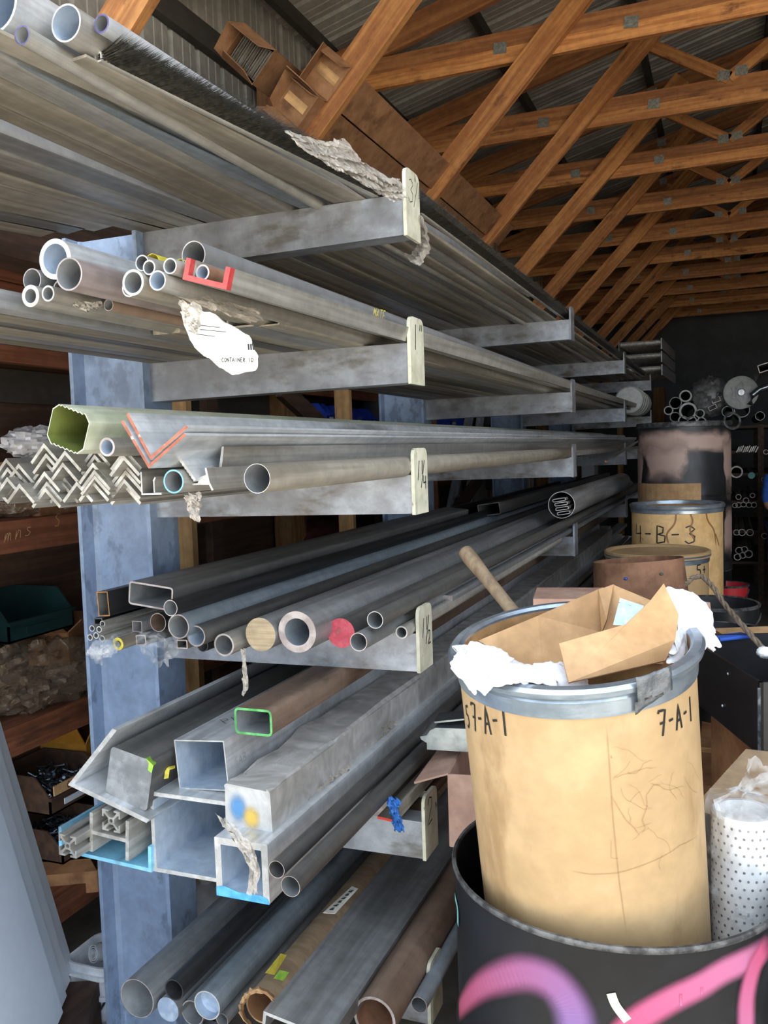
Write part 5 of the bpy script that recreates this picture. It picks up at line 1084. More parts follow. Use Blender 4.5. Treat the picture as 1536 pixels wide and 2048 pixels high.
# duct tape over the band
q_ = [fcyl(x_, y_) for x_, y_ in ((1258, 1345), (1320, 1325), (1325, 1378), (1265, 1425))]
mb = MB(); n_ = 10
for j in range(n_+1):
    for i in range(n_+1):
        u, v = i/n_, j/n_; a = (q_[0][0]*(1-u)+q_[1][0]*u)*(1-v)+(q_[3][0]*(1-u)+q_[2][0]*u)*v; h = (q_[0][1]*(1-u)+q_[1][1]*u)*(1-v)+(q_[3][1]*(1-u)+q_[2][1]*u)*v
        r_ = FR+.0085+.002*math.sin(7*u+3*v)*R.uniform(.3, 1)+(.0115 if h > FH-.026 else 0); mb.v.append((r_*math.cos(a), r_*math.sin(a), h+R.uniform(-.001, .001)))
mb.add([], []); mb.f = [(j*(n_+1)+i, j*(n_+1)+i+1, (j+1)*(n_+1)+i+1, (j+1)*(n_+1)+i) for j in range(n_) for i in range(n_)]; mb.m = [0]*len(mb.f)
solid(mb.build('duct_tape', 'duct_tape', fd, .4), .001)
# cardboard, rags and a handle in the fibre drum
def panel(label, pix, name='cardboard_flap', m='cardboard', th=.005, cat='cardboard', par=None):
    """stiff panel from (pixel x, pixel y, Y) corners"""
    P_ = [at(a, b, 'Y', y) for a, b, y in pix]; c = sum(P_, Vector())/len(P_); mb = MB(); mb.add(P_, [tuple(range(len(P_)))])
    o = mb.build(name, m, par, 0); solid(o, th)
    if par is None: tag(o, label, cat)
    return o
bx = empty('cardboard_box', FT+Vector((0, 0, -.12)), None, 'opened tan cardboard box stuffed into the fibre drum', 'box'); bx_off = Matrix.Translation(-bx.location)
for nm, pix in (('front_flap', ((1118, 1288, -.68), (1250, 1250, -.62), (1298, 1205, -.58), (1327, 1168, -.57), (1357, 1230, -.6), (1350, 1280, -.62), (1330, 1322, -.63), (1137, 1366, -.72))),
                ('side_wall', ((955, 1282, -.56), (1075, 1232, -.5), (1205, 1175, -.44), (1203, 1265, -.44), (1203, 1315, -.46), (1085, 1350, -.56))),
                ('back_wall', ((1203, 1178, -.44), (1228, 1170, -.43), (1300, 1200, -.42), (1350, 1250, -.45), (1350, 1330, -.47), (1205, 1320, -.45))),
                ('corner_fold', ((1198, 1180, -.445), (1228, 1169, -.43), (1214, 1240, -.47), (1204, 1265, -.46)))):
    o = panel('', pix, nm, 'cardboard', .005, par=bx); o.matrix_parent_inverse = bx_off
    for l in ():
        pass
sh_ = panel('', ((1240, 1196, -.47), (1288, 1212, -.47), (1262, 1252, -.5), (1226, 1250, -.5)), 'packing_slip', 'paper_blue', .001, par=None, cat='paper'); tag(sh_, 'pale blue printed slip inside the opened box', 'paper')
mb = MB()
for i in range(6): mb.ribbon([at(1238+i*2-1, 1205+i*7, 'Y', -.476), at(1262+i*2-4*(i % 2), 1212+i*7, 'Y', -.476)], Vector((0, -1, .2)), .0012)
attach(mb.build('slip_print', 'hole_dark', None, 0), sh_)
def rag(label, grid, seed, amp=.006, nu=40, nv=26):
    pts = [[at(a, b, 'Y', y) for a, b, y in row] for row in grid]; o = cloth(pts, nu, nv, seed, amp).build('rag', 'rag_white', None, .9); solid(o, .003)
    md = o.modifiers.new('soft', 'SUBSURF'); md.levels = 1; md.render_levels = 1
    return tag(o, label, 'rag')
rag('white rag draped over the left rim of the fibre drum', (((925, 1302, -.66), (960, 1296, -.62), (1015, 1315, -.62), (1060, 1338, -.6), (1112, 1352, -.62)), ((912, 1312, -.77), (955, 1300, -.8), (1005, 1318, -.79), (1055, 1340, -.76), (1110, 1360, -.74)), ((911, 1335, -.80), (948, 1340, -.835), (985, 1338, -.83), (1035, 1350, -.81), (1085, 1362, -.79)), ((928, 1372, -.80), (955, 1388, -.83), (975, 1380, -.835), (1000, 1358, -.83), (1045, 1364, -.81))), 71, .009, 46, 34)
lump5 = blob((0, 0, 0), (.05, .045, .03), 77, .3, (26, 18)).build('rag', 'rag_white', None, .8); lump5.location = at(965, 1330, 'Y', -.77); tag(lump5, 'fold of white rag bulging under the draped rag', 'rag')
rag('white rag bulging over the far right of the fibre drum', (((1332, 1182, -.53), (1365, 1178, -.45), (1385, 1200, -.42), (1400, 1225, -.42), (1400, 1235, -.42)), ((1352, 1235, -.58), (1375, 1215, -.47), (1400, 1228, -.42), (1425, 1255, -.42), (1438, 1280, -.42)), ((1345, 1300, -.62), (1370, 1275, -.55), (1395, 1270, -.46), (1420, 1285, -.44), (1430, 1300, -.43)), ((1335, 1328, -.63), (1360, 1315, -.6), (1385, 1292, -.54), (1400, 1280, -.5), (1420, 1298, -.45))), 72, .006)
lump_ = blob((0, 0, 0), (.06, .05, .05), 73, .25, (26, 18)).build('rag', 'rag_white', None, .6); lump_.location = at(1108, 1385, 'Y', -.66); tag(lump_, 'white rag bunched between the cardboard flaps', 'rag')
lump2 = blob((0, 0, 0), (.055, .06, .06), 74, .25, (26, 18)).build('rag', 'rag_white', None, .6); lump2.location = at(1362, 1250, 'Y', -.5); tag(lump2, 'bunched white rag under the bulging rag', 'rag')
lump3 = blob((0, 0, 0), (.14, .14, .06), 75, .2, (30, 18)).build('rag', 'rag_white', None, .6); lump3.location = FT+Vector((0, 0, -.15)); tag(lump3, 'heap of white rags deep in the fibre drum', 'rag')
o = MB().sweep([at(918, 1325, 'Y', -.6), at(922, 1295, 'Y', -.6), at(925, 1284, 'Y', -.6)], .0125, 14).build('wood_stub', 'wood_handle', None, .6); tag(o, 'sawn end of a wooden stick inside the left drum rim', 'stick')
h0, h1 = at(930, 1103, 'Y', -.25), at(1030, 1228, 'Y', -.36); d = (h1-h0)
o = MB().sweep([h0-d*.03, h0, h0+d*.12, h0+d*.4, h0+d*.75, h0+d*2.2], [.006, .016, .0175, .0145, .0135, .0135], 16).build('tool_handle', 'wood_handle', None, .8); tag(o, 'worn wooden tool handle rising behind the fibre drum', 'handle')
# ------------------------------------------------------------------ bagged perforated cylinder in the black drum
ft_ = at(1489, 1622, 'Y', -.46); fc = Vector((.768, -.455, ft_.z-.274)); KF = .9
fl = empty('filter_cylinder', fc, None, 'white perforated filter cylinder standing in the black drum', 'filter')
FRr = .062; fl.scale = (KF, KF, 1)
MB().lathe([(0, 0), (FRr, 0), (FRr, .27), (FRr-.004, .274), (FRr-.012, .274), (FRr-.012, .262), (0, .262)], 40).build('filter_body', 'filter_white', fl, .5)
mb = MB()
for j in range(17):
    for i in range(26):
        a = 2*math.pi*(i+.5*(j % 2))/26; z = .018+j*.015; r_ = FRr+.0004; c = Vector((r_*math.cos(a), r_*math.sin(a), z)); u = Vector((-math.sin(a), math.cos(a), 0)); o_ = len(mb.v)
        mb.v += [tuple(c+u*(.0026*math.cos(t))+Vector((0, 0, .0026*math.sin(t)))) for t in [k*math.pi/4 for k in range(8)]]; mb.f.append(tuple(o_+k for k in range(8))); mb.m.append(0)
o = mb.build('perforations', 'hole_dark', fl, 0); o['kind'] = 'stuff'
bgm = MB(); rr_ = random.Random(9); NB = 40
prof = [(.0, -.03), (.05, -.03), (.07, -.01), (.073, .1), (.072, .2), (.071, .27), (.068, .285), (.045, .297), (.016, .304), (.010, .312), (.016, .322), (.03, .338), (.05, .35)]
for j, (r_, z) in enumerate(prof):
    for i in range(NB): a = 2*math.pi*i/NB; w_ = r_*(1+rr_.uniform(-.07, .07)+.06*math.sin(5*a+j)); bgm.v.append((w_*math.cos(a)+(.08*max(0, z-.30)/.05-.02 if z > .295 else 0), w_*math.sin(a)*.98, z+rr_.uniform(-.004, .004)+(.015*math.sin(3*a) if z > .32 else 0)))
bgm.f = [(j*NB+i, j*NB+(i+1) % NB, (j+1)*NB+(i+1) % NB, (j+1)*NB+i) for j in range(len(prof)-1) for i in range(NB)]; bgm.m = [0]*len(bgm.f)
o = bgm.build('plastic_bag', 'clear_film', None, .5); o.location = fc; o.scale = (KF, KF, 1); tag(o, 'clear knotted plastic bag round the perforated cylinder', 'bag')
fsup = empty('carton', (fc.x-.005, fc.y, FL+.197), None, 'narrow carton under the perforated cylinder inside the drum', 'carton'); MB().box((0, 0, (fc.z-.036-FL-.197)/2), (.06, .06, fc.z-.036-FL-.197)).build('carton_body', 'cardboard', fsup, 0); MB().box((0, 0, fc.z-.0355-FL-.197), (.055, .015, .001)).build('tape_strip', 'wood_pale', fsup, 0)
# ------------------------------------------------------------------ behind: black box, boards, buckets
c0, c1_ = at(1519, 1365, 'Y', .2), at(1392, 1298, 'Y', .62); zt = c0.z; h = .185
e1 = (c1_-c0); e1.z = 0; e1 = e1.normalized(); e2 = Vector((-e1.y, e1.x, 0)); e2 = e2 if e2.x > 0 else -e2
bxp = empty('black_box', c0, None, 'black open-topped plastic box with a bent metal corner, behind the bag', 'box'); bo = Matrix.Translation(-c0)
L1, L2 = .55, .4; mb = MB(); th = .01
def q4(a, b): return c0+e1*a+e2*b
def wallp(a, b):
    d = (b-a).normalized(); n_ = Vector((-d.y, d.x, 0)); cc_ = (q4(L1/2, L2/2)-a); n_ = n_ if n_.dot(cc_) > 0 else -n_; Z = Vector((0, 0, h))
    P_ = [a-Z, b-Z, b, a]; P_ += [p+n_*th for p in P_]; mb.add(P_, [(0, 1, 2, 3), (7, 6, 5, 4), (3, 2, 6, 7), (0, 4, 5, 1), (1, 5, 6, 2), (0, 3, 7, 4)])
for a, b_ in (((0, 0), (L1, 0)), ((L1, 0), (L1, L2)), ((L1, L2), (0, L2)), ((0, L2), (0, 0))): wallp(q4(*a), q4(*b_))
Z = Vector((0, 0, h)); mb.add([q4(0, 0)-Z, q4(L1, 0)-Z, q4(L1, L2)-Z, q4(0, L2)-Z], [(0, 1, 2, 3)])
o = mb.build('box_shell', 'black_plastic', bxp, 0); o.matrix_parent_inverse = bo
o = MB().beam(q4(-.002, -.002)-Vector((0, 0, .012)), q4(-.002, -.002)-Z, .007, .007, (1, 0, 0)).build('corner_edge', 'bolt_steel', bxp, 0); o.matrix_parent_inverse = bo
for a, zz in ((.2, .03), (.24, .13)):
    o = MB().lathe([(0, .003), (.003, .002), (.004, 0)], 10).build('rivet', 'bright_aluminium', bxp, .5); o.matrix_parent_inverse = bo; p = q4(a, -.001)-Vector((0, 0, zz)); o.location = p; n_ = -e2; o.rotation_mode = 'QUATERNION'; o.rotation_quaternion = Vector((0, 0, 1)).rotation_difference(n_)
# crates that carry the black box
zc = zt-h
def crate(label, c, s, rz, m, z0=FL):
    t = empty('carton', (c[0], c[1], z0), (0, 0, rz), label, 'carton'); MB().box((0, 0, s[2]/2), (s[0], s[1], s[2])).build('carton_body', m, t, 0)
    MB().box((0, 0, s[2]+.0008), (s[0]*.98, .05, .0015)).build('tape_strip', 'wood_pale', t, 0); MB().box((-s[0]/2-.0008, 0, s[2]*.5), (.0015, .05, s[2]*.9)).build('tape_strip', 'wood_pale', t, 0)
    return t
rzb = math.atan2(e1.y, e1.x)
m_ = q4(L1/2, L2/2)
crate('large brown carton carrying the black box', (m_.x+.03, m_.y+.06), (.46, .34, zc-FL-.002), rzb, 'cardboard_dark')
panel('', ((1428, 1700, -.12), (1490, 1515, -.02), (1700, 1420, -.02), (1700, 1700, -.12)), 'plywood_panel', 'plywood', .012).update_tag() if 0 else None
pw = panel('grey-brown board leaning under the black box', ((1400, 1600, .0), (1492, 1498, .02), (1620, 1512, .0), (1640, 2300, -.2), (1400, 2300, -.2)), 'leaning_board', 'plywood', .012, 'board')
# dark buckets and things farther up the aisle
def bucket(label, px, py, Y, r0, r1, h, m, rim='drum_rim', rot=(0, 0, 0), z=None, cat='bucket'):
    p = at(px, py, 'Y', Y); t = empty('bucket', (p.x, p.y, p.z-h), rot, label, cat)
    MB().lathe([(0, 0), (r0, 0), (r1, h), (r1-.004, h), (r0-.004, .006), (0, .006)], 44).build('bucket_body', m, t, .5)
    MB().lathe([(r1+.004, h-.008), (r1+.006, h), (r1, h+.004), (r1-.006, h)], 44, closed=True).build('rim', rim, t, .8)
    MB().sweep([(r1*math.cos(a), r1*math.sin(a)*.25-r1*.9, h-.01-.1*math.sin(a)) for a in np.linspace(0, math.pi, 14)], .003, 6).build('handle', rim, t, .8)
    return t
b1 = bucket('black bucket with metal rim behind the white rag', 1432, 1205, 1.35, .13, .15, .3, 'black_plastic'); 
b2 = bucket('dark bucket holding blue and black scraps beside the black box', 1445, 1262, 1.0, .13, .15, .28, 'black_plastic')
bucket('red bucket with a bare wire handle farther up the aisle', 1455, 1168, 3.6, .1, .12, .2, 'red_bucket')
for t_, lb in ((1.35, 'black'), (1.0, 'dark')): pass
crate('low brown carton under the two dark buckets', (.87, 1.25), (.46, .7, .68), .0, 'cardboard_dark')
o = MB().prism(rotp([rrect(.05, .012, .005, 3)], 0), [0, .11]).build('blue_strip', ['blue_item', 'blue_item'], None, .5); o.location = at(1430, 1277, 'Y', .72); o.rotation_euler = (0, 0, -.9); tag(o, 'bright blue plastic strip lying behind the black box', 'strip')
pan = panel('tan board lying flat behind the black box', ((1425, 1262, .95), (1536, 1258, .95), (1640, 1300, .8), (1500, 1305, .8)), 'tan_board', 'cardboard', .02, 'board')
lump4 = blob((0, 0, 0), (.022, .022, .016), 76, .3, (20, 14)).build('fabric_scrap', 'rag_white', None, .6); lump4.location = at(1530, 1305, 'Y', .5); tag(lump4, 'small white scrap on the heap behind the black box', 'scrap')
ro = [at(1372, 1168, 'Y', 1.1), at(1385, 1155, 'Y', 1.1), at(1405, 1152, 'Y', 1.1), at(1425, 1172, 'Y', 1.05), at(1450, 1210, 'Y', .95), at(1480, 1245, 'Y', .8), at(1515, 1285, 'Y', .7), at(1560, 1330, 'Y', .6)]
mb = MB(); sm = []
for i in range(len(ro)-1):
    for k in range(6): sm.append(ro[i].lerp(ro[i+1], k/6))
for ph in (0, 2.1, 4.2): mb.sweep([p+Vector((.0045*math.cos(i*.9+ph), 0, .0045*math.sin(i*.9+ph))) for i, p in enumerate(sm)], .0055, 7)
tag(mb.build('rope', 'rope', None, .8), 'frayed brown rope arching over the dark buckets', 'rope')
panel('pinkish torn cardboard behind the white rag', ((1385, 1200, .8), (1420, 1205, .8), (1425, 1245, .8), (1418, 1400, .74), (1375, 1400, .74)), 'cardboard_scrap', 'cardboard_pink')
pcx = at(1140, 1186, 'Y', .42); pk = empty('carton', (pcx.x, pcx.y, FL), (0, 0, .15), 'pinkish carton with a white stripe behind the tool handle', 'carton')
MB().box((0, 0, (pcx.z-FL)/2), (.2, .2, pcx.z-FL)).build('carton_body', 'cardboard_pink', pk, 0); MB().box((0, -.101, pcx.z-FL-.03), (.2, .002, .006)).build('white_stripe', 'paper_label', pk, 0)
# left of the drum: pinkish carton and galvanised saddle
cx = at(905, 1545, 'Y', .02); pb = empty('open_carton', (cx.x+.1, cx.y+.1, cx.z-.17), (0, 0, .12), 'pinkish open cardboard carton between rack and drum', 'carton')
bw, bd_, bh = .22, .3, .19
mb = MB(); mb.box((-bw/2, 0, bh/2), (.005, bd_, bh)); mb.box((bw/2, 0, bh/2), (.005, bd_, bh)); mb.box((0, -bd_/2, bh/2), (bw, .005, bh)); mb.box((0, bd_/2, bh/2), (bw, .005, bh)); mb.box((0, 0, .003), (bw, bd_, .005)); mb.build('carton_body', 'cardboard_pink', pb, 0)
mb = MB(); mb.add([(-bw/2, -bd_/2, bh), (-bw/2, bd_/2, bh), (-bw/2-.06, bd_/2, bh-.01), (-bw/2-.09, -bd_/2, bh-.03)], [(0, 1, 2, 3)]); solid(mb.build('flap', 'cardboard_pink', pb, 0), .005)
crate('brown carton under the pinkish open carton', (cx.x+.1, cx.y+.12), (.2, .28, cx.z-.172-FL), .1, 'cardboard_dark')
gp = at(905, 1480, 'Y', .05); gs = empty('galvanised_saddle', gp, (0, 0, .1), 'shiny galvanised flanged saddle on the pinkish carton', 'fitting')
sad = [(-.07, -.03), (-.07, -.012), (-.085, -.004), (-.088, .004), (-.07, .008), (-.06, .022), (-.045, .03), (.1, .034), (.1, -.03)]
MB().prism([sad[::-1]], [0, .12]).build('saddle_body', ['galvanised', 'galvanised'], gs, .9)
MB().prism([[(-.05, .036), (.1, .06), (.1, .064), (-.055, .04)]], [.02, .1]).build('saddle_wing', ['galvanised', 'galvanised'], gs, .5)
# ------------------------------------------------------------------ drums farther up the aisle
def fdrum(label, cx_, cy_, r, zt, zb_, m='fibre_drum', lid=False, text=None, tpx=None, tpy=None, th_=.06):
    t = empty('fibre_drum', (cx_, cy_, zb_), None, label, 'drum'); h = zt-zb_
    MB().lathe([(0, 0), (r-.004, 0), (r, .005), (r, h-.03)], 56).build('drum_body', m, t, .5)
    MB().lathe([(r, h-.045), (r+.004, h-.043), (r+.005, h-.028), (r+.002, h-.026), (r+.01, h-.02), (r+.012, h-.008), (r+.006, h), (r-.006, h-.002), (r-.008, h-.02)], 56).build('metal_band', 'drum_band', t, .6)
    if lid: MB().lathe([(r+.011, h-.02), (r+.011, h+.004), (r+.004, h+.008), (r-.012, h+.004), (r-.02, h-.004), (0, h-.003)], 56).build('lid', 'fibre_drum', t, .6)
    else: MB().lathe([(r-.004, h-.01), (r-.007, h-.05), (r-.007, .02), (0, .02)], 56).build('drum_lining', 'fibre_inside', t, .5)
    if text:
        a, z = on_cyl(tpx, tpy, (cx_, cy_, 0), r); mb = MB(); write(mb, text, cyl_place(r, a, z-zb_), th_, .007); mb.build('marker_writing', 'marker', t, 0)
    return t
d433 = fdrum('tan fibre drum marked 4-B-3 with brown runs, before the black and pink drum', .488, 2.72, .229, 1.3, .66, 'drum_stain', False, '4-B-3', 1272, 1082, .09)
for pix in (((1352, 1012), (1350, 1045), (1334, 1068), (1338, 1090)), ((1372, 1012), (1385, 1040), (1380, 1060), (1392, 1085)), ((1411, 1012), (1415, 1040), (1428, 1062), (1432, 1095)), ((1355, 1012), (1362, 1030)), ((1430, 1066), (1438, 1092))):
    paint(pix, .014, 'stain_brown', 'water_stain', d433, rad=.229, c=Vector((.488, 2.72, 0)), zoff=.66)
d5 = fdrum('tan fibre drum with lid marked 5+, nearest of the far drums', .425, 2.2, .232, 1.105, .45, 'fibre_drum', True, '5+', 1393, 1154, .055)
bigc = Vector((.475, 3.85)); bd2 = empty('steel_drum', (bigc.x, bigc.y, .81), None, 'tall black drum with patchy pinkish primer, top of the far drums', 'drum')
rB = .287; hB = .93
MB().lathe([(0, 0), (rB, 0), (rB+.004, .02), (rB+.004, .05), (rB-.004, .06), (rB-.004, hB*.5), (rB, hB*.51), (rB-.004, hB*.52), (rB-.004, hB-.03)], 64).build('drum_body', 'drum_pink', bd2, .5)
MB().lathe([(rB-.004, hB-.03), (rB+.004, hB-.028), (rB+.008, hB-.01), (rB+.002, hB+.004), (rB-.01, hB), (rB-.012, hB-.03)], 64).build('rolled_rim', 'drum_rim', bd2, .8)
MB().lathe([(rB-.008, hB-.03), (rB-.008, .03), (0, .03)], 64).build('drum_lining', 'drum_black', bd2, .8)
for ic, c4 in enumerate((((1262, 862), (1478, 855), (1478, 905), (1262, 915)), ((1280, 880), (1385, 875), (1372, 965), (1296, 972)), ((1440, 860), (1476, 860), (1476, 1000), (1450, 1000)), ((1448, 1000), (1478, 995), (1480, 1125), (1446, 1120)), ((1262, 880), (1290, 880), (1285, 1010), (1262, 1010)))):
    q_ = [on_cyl(x_, y_, (bigc.x, bigc.y, 0), rB-.004) for x_, y_ in c4]; rr_ = rB-.0028+.0009*ic
    def pf_(u, v):
        a = (q_[3][0]*(1-u)+q_[2][0]*u)*(1-v)+(q_[0][0]*(1-u)+q_[1][0]*u)*v; z = (q_[3][1]*(1-u)+q_[2][1]*u)*(1-v)+(q_[0][1]*(1-u)+q_[1][1]*u)*v
        return (rr_*math.cos(a), rr_*math.sin(a), z-.81)
    upatch(pf_, 30).build('primer_patch', 'primer_pink', bd2, 0)
a0, z0 = on_cyl(1275, 965, (bigc.x, bigc.y, 0), rB); a1, z1_ = on_cyl(1402, 995, (bigc.x, bigc.y, 0), rB); mb = MB(); nq = 12
for i in range(nq+1):
    a = a0+(a1-a0)*i/nq
    for z in (z0-.81, z1_-.15-.81): mb.v.append(((rB+.002)*math.cos(a), (rB+.002)*math.sin(a), z))
mb.f = [(2*i, 2*i+2, 2*i+3, 2*i+1) for i in range(nq)]; mb.m = [0]*nq; mb.build('cardboard_patch', 'cardboard', bd2, 0)
# drums they stand on
for i, (x_, y_, zt_, r_, lb) in enumerate(((.475, 3.85, .808, .285, 'plain black drum carrying the tall black and pink drum'), (.488, 2.72, .658, .28, 'plain black drum carrying the fibre drum marked 4-B-3'), (.425, 2.12, .448, .27, 'low black drum carrying the lidded fibre drum'))):
    t = empty('steel_drum', (x_, y_, FL), None, lb, 'drum', 'black drums under the far drums'); h = zt_-FL
    MB().lathe([(0, 0), (r_, 0), (r_, h*.33), (r_+.005, h*.345), (r_, h*.36), (r_, h*.64), (r_+.005, h*.655), (r_, h*.67), (r_, h-.012), (r_+.004, h-.006), (r_, h), (r_-.012, h-.004), (0, h-.004)], 48).build('drum_body', 'drum_black', t, .5)
    MB().lathe([(r_-.004, h-.01), (r_+.006, h-.008), (r_+.006, h), (r_-.004, h)], 48, closed=True).build('rolled_rim', 'drum_rim', t, .5)
# rusty open cylinder
rc = empty('rusty_cylinder', (.43, 1.52, .72), (math.radians(-3), math.radians(-4), 0), 'rusty brown open steel cylinder in front of the lidded drum', 'cylinder')
MB().lathe([(.2, 0), (.178, .43), (.174, .43), (.196, 0)], 52, closed=True).build('cylinder_wall', 'rust', rc, .5)
for a, z, m in ((-1.75, .37, 'blue_item'), (-1.0, .38, 'hole_dark'), (-1.1, .22, 'rag_white')): p = Vector((.182*math.cos(a), .182*math.sin(a), z)); o = blob((0, 0, 0), (.008, .008, .006 if m != 'rag_white' else .018), 5, .2, (8, 6)).build('paint_spot', m, rc, .6); o.location = p
crate('brown carton under the rusty cylinder', (.41, 1.5), (.4, .42, .71-FL), 0, 'cardboard_dark')
# ------------------------------------------------------------------ far end: pigeonhole pipe rack
YP = 8.2
zs_ = [at(1490, y_, 'Y', YP).z for y_ in (1122, 1060, 1000, 945, 900, 850)]
cr = empty('pipe_shelving', (.9, YP, FL), None, 'dark pigeonhole shelving full of pipe ends at the far end', 'shelving'); co = Matrix.Translation(-cr.location)
def PC(nm, mb, m='wood_dark'): o = mb.build(nm, m, cr, 0); o.matrix_parent_inverse = co; return o
xs_ = [.1, at(1518, 1000, 'Y', YP).x, 1.75, 2.4]
for z in zs_: PC('shelf_board', MB().box((1.25, YP+.9, z-.02), (2.35, 1.8, .03)))
for x_ in xs_: PC('upright', MB().box((x_+.02, YP+.02, (zs_[-1]+FL)/2), (.06, .06, zs_[-1]-FL))); PC('upright', MB().box((x_+.02, YP+1.7, (zs_[-1]+FL)/2), (.06, .06, zs_[-1]-FL)))
n_ = 0
where = ['lowest', 'second', 'middle', 'fourth', 'top']
def fpipe(label, px, py, rp, m='dusty_aluminium', cap='cut_aluminium', wall=.2, Y=None, L=1.7, grp=None):
    Y = Y or YP-.05; p = at(px, py, 'Y', Y); r = rp/pxm(p); return stock('pipe', label, 'pipe', p, ring(r, wall*r, 20), L, m, cap, 'dark_steel', group=grp)
for px_, py_, rp, sh__ in ((1475, 1114, 7, 0), (1485, 1111, 6.5, 0), (1497, 1108, 8, 0), (1478, 1101, 7, 0), (1489, 1099, 6.5, 0), (1473, 1065, 6, 1), (1484, 1065, 7, 1), (1500, 1065, 7, 1), (1470, 1011, 5, 2), (1477, 1010, 5.5, 2), (1487, 1009, 5.5, 2), (1498, 1010, 5.5, 2), (1508, 1010, 5.5, 2), (1492, 1001, 6, 2), (1477, 994, 5.5, 2), (1505, 991, 5, 2), (1473, 944, 12, 3), (1529, 1072, 6, 1), (1527, 959, 4, 3), (1532, 904, 5, 4)):
    fpipe('pipe end in the %s row of the far pigeonholes' % where[sh__], px_, py_, rp, 'dusty_aluminium', 'white_pipe' if (px_, py_) == (1492, 1001) else 'mill_aluminium', .22, grp='pipe ends in the far pigeonholes, %s row' % where[sh__])
stock('pipe', 'pipe with a turquoise cap in the far pigeonholes', 'pipe', at(1503, 951, 'Y', YP-.04), [circ(6.5/pxm(at(1503, 951, 'Y', YP)), 20)], 1.5, 'grey_steel', 'teal_cap')
for i in range(10):
    p = at(1476+i*4.2, 899-(i % 3), 'Y', YP-.03); stock('metal_strip', 'thin leaning metal strip in the top pigeonhole', 'strip', p, [rrect(.012, .07, .004, 2)], 1.2, 'mill_aluminium', 'mill_aluminium', roll=-25, group='metal strips in the top pigeonhole')
# on top of the pigeonholes
zt = zs_[-1]
YT = YP-.1
for px_, py_, rp, lb in ((1371, 792, 12, 'white-ended pipe on top of the pile above the black and pink drum'), (1376, 822, 17, 'widest white-ended pipe in the pile above the drum'), (1337, 821, 9, 'white-ended pipe at the left of the pile above the drum'), (1400, 827, 9, 'white-ended pipe at the right of the pile above the drum'), (1366, 841, 9.5, 'white-ended pipe half sunk behind the drum rim'), (1384, 842, 9.5, 'white-ended pipe low behind the middle of the drum rim'), (1403, 843, 9, 'white-ended pipe lowest right behind the drum rim')):
    fpipe(lb, px_, py_, rp, 'white_pipe', 'white_pipe', .24, YT, 1.6)
for px_, py_, rp, lb in ((1351, 806, 12, 'dark pipe behind the topmost white-ended pipe'), (1350, 834, 10, 'dark pipe beside the left white-ended pipe'), (1455, 823, 11, 'dark pipe left of the widest dark pipe'), (1484, 820, 15, 'widest dark pipe under the white reel'), (1520, 832, 9, 'dark pipe right of the widest dark pipe')):
    fpipe(lb, px_, py_, rp, 'dark_steel', 'grey_steel', .12, YT+.02, 1.6)
o = MB().lathe([(.048, 0), (.055, .006), (.048, .012), (.041, .006)], 24, closed=True).build('steel_ring', 'drum_rim', None, .8); o.location = at(1464, 842, 'Y', 3.6); o.rotation_euler = (1.4, 0, .4); tag(o, 'thin steel ring hooked on the black and pink drum', 'ring')
rw = at(1482, 785, 'Y', YT-.1); k_ = 1/pxm(rw); wr_ = empty('white_reel', rw, (math.radians(90), 0, .1), 'white reel with a star-shaped grey hub at the far end', 'reel')
MB().lathe([(0, 0), (30*k_, 0), (33*k_, -.01), (33*k_, -.2), (0, -.2)], 44).build('reel_drum', 'white_pipe', wr_, .6)
star = [((22 if i % 2 else 15)*k_*math.cos(i*math.pi/6), (22 if i % 2 else 15)*k_*math.sin(i*math.pi/6)) for i in range(12)]
MB().prism([star], [-.02, 0.0], lambda p: Vector((p.x, p.z, -p.y))).build('star_hub', ['grey_steel', 'grey_steel'], wr_, 0)
MB().lathe([(0, .035), (6*k_, .034), (8*k_, .022), (8*k_, .015)], 24).build('hub_cap', 'bright_aluminium', wr_, .6)
# cloth covered heap and tilted frames
hp = at(1420, 785, 'Y', YT+.3); o = blob((0, 0, 0), (.22, .3, .22), 81, .35, (34, 22)).build('tarpaulin_heap', 'grey_steel', None, .5); o.location = (hp.x, hp.y, hp.z-.05); tag(o, 'grey tarpaulin heap behind the pipe ends', 'heap')
for i, (px_, py_, rl) in enumerate(((1432, 800, 20), (1425, 815, 25), (1440, 790, 30))):
    stock('frame_section', 'dark rectangular section in the leaning bundle, %s' % ['middle', 'lowest', 'topmost'][i], 'section', at(px_, py_, 'Y', YT+.02), boxt(.09, .05, .006), 1.2, 'dark_steel', 'cut_steel', roll=rl, group='sections in the leaning bundle')
box_at('empty grey frame tube jutting out at the right edge', ((1513, 733), (1545, 720), (1550, 738), (1520, 745)), 6.5, .008, 1.2, 'dark_steel', 'cut_steel')
o = MB().sweep([at(1500, 810, 'Y', YT-.2), at(1505, 790, 'Y', YT-.2), at(1520, 778, 'Y', YT-.2), at(1545, 770, 'Y', YT-.2)], .035, 12).build('duct_bend', 'galvanised', None, .8); tag(o, 'curved galvanised duct beside the white reel', 'duct')
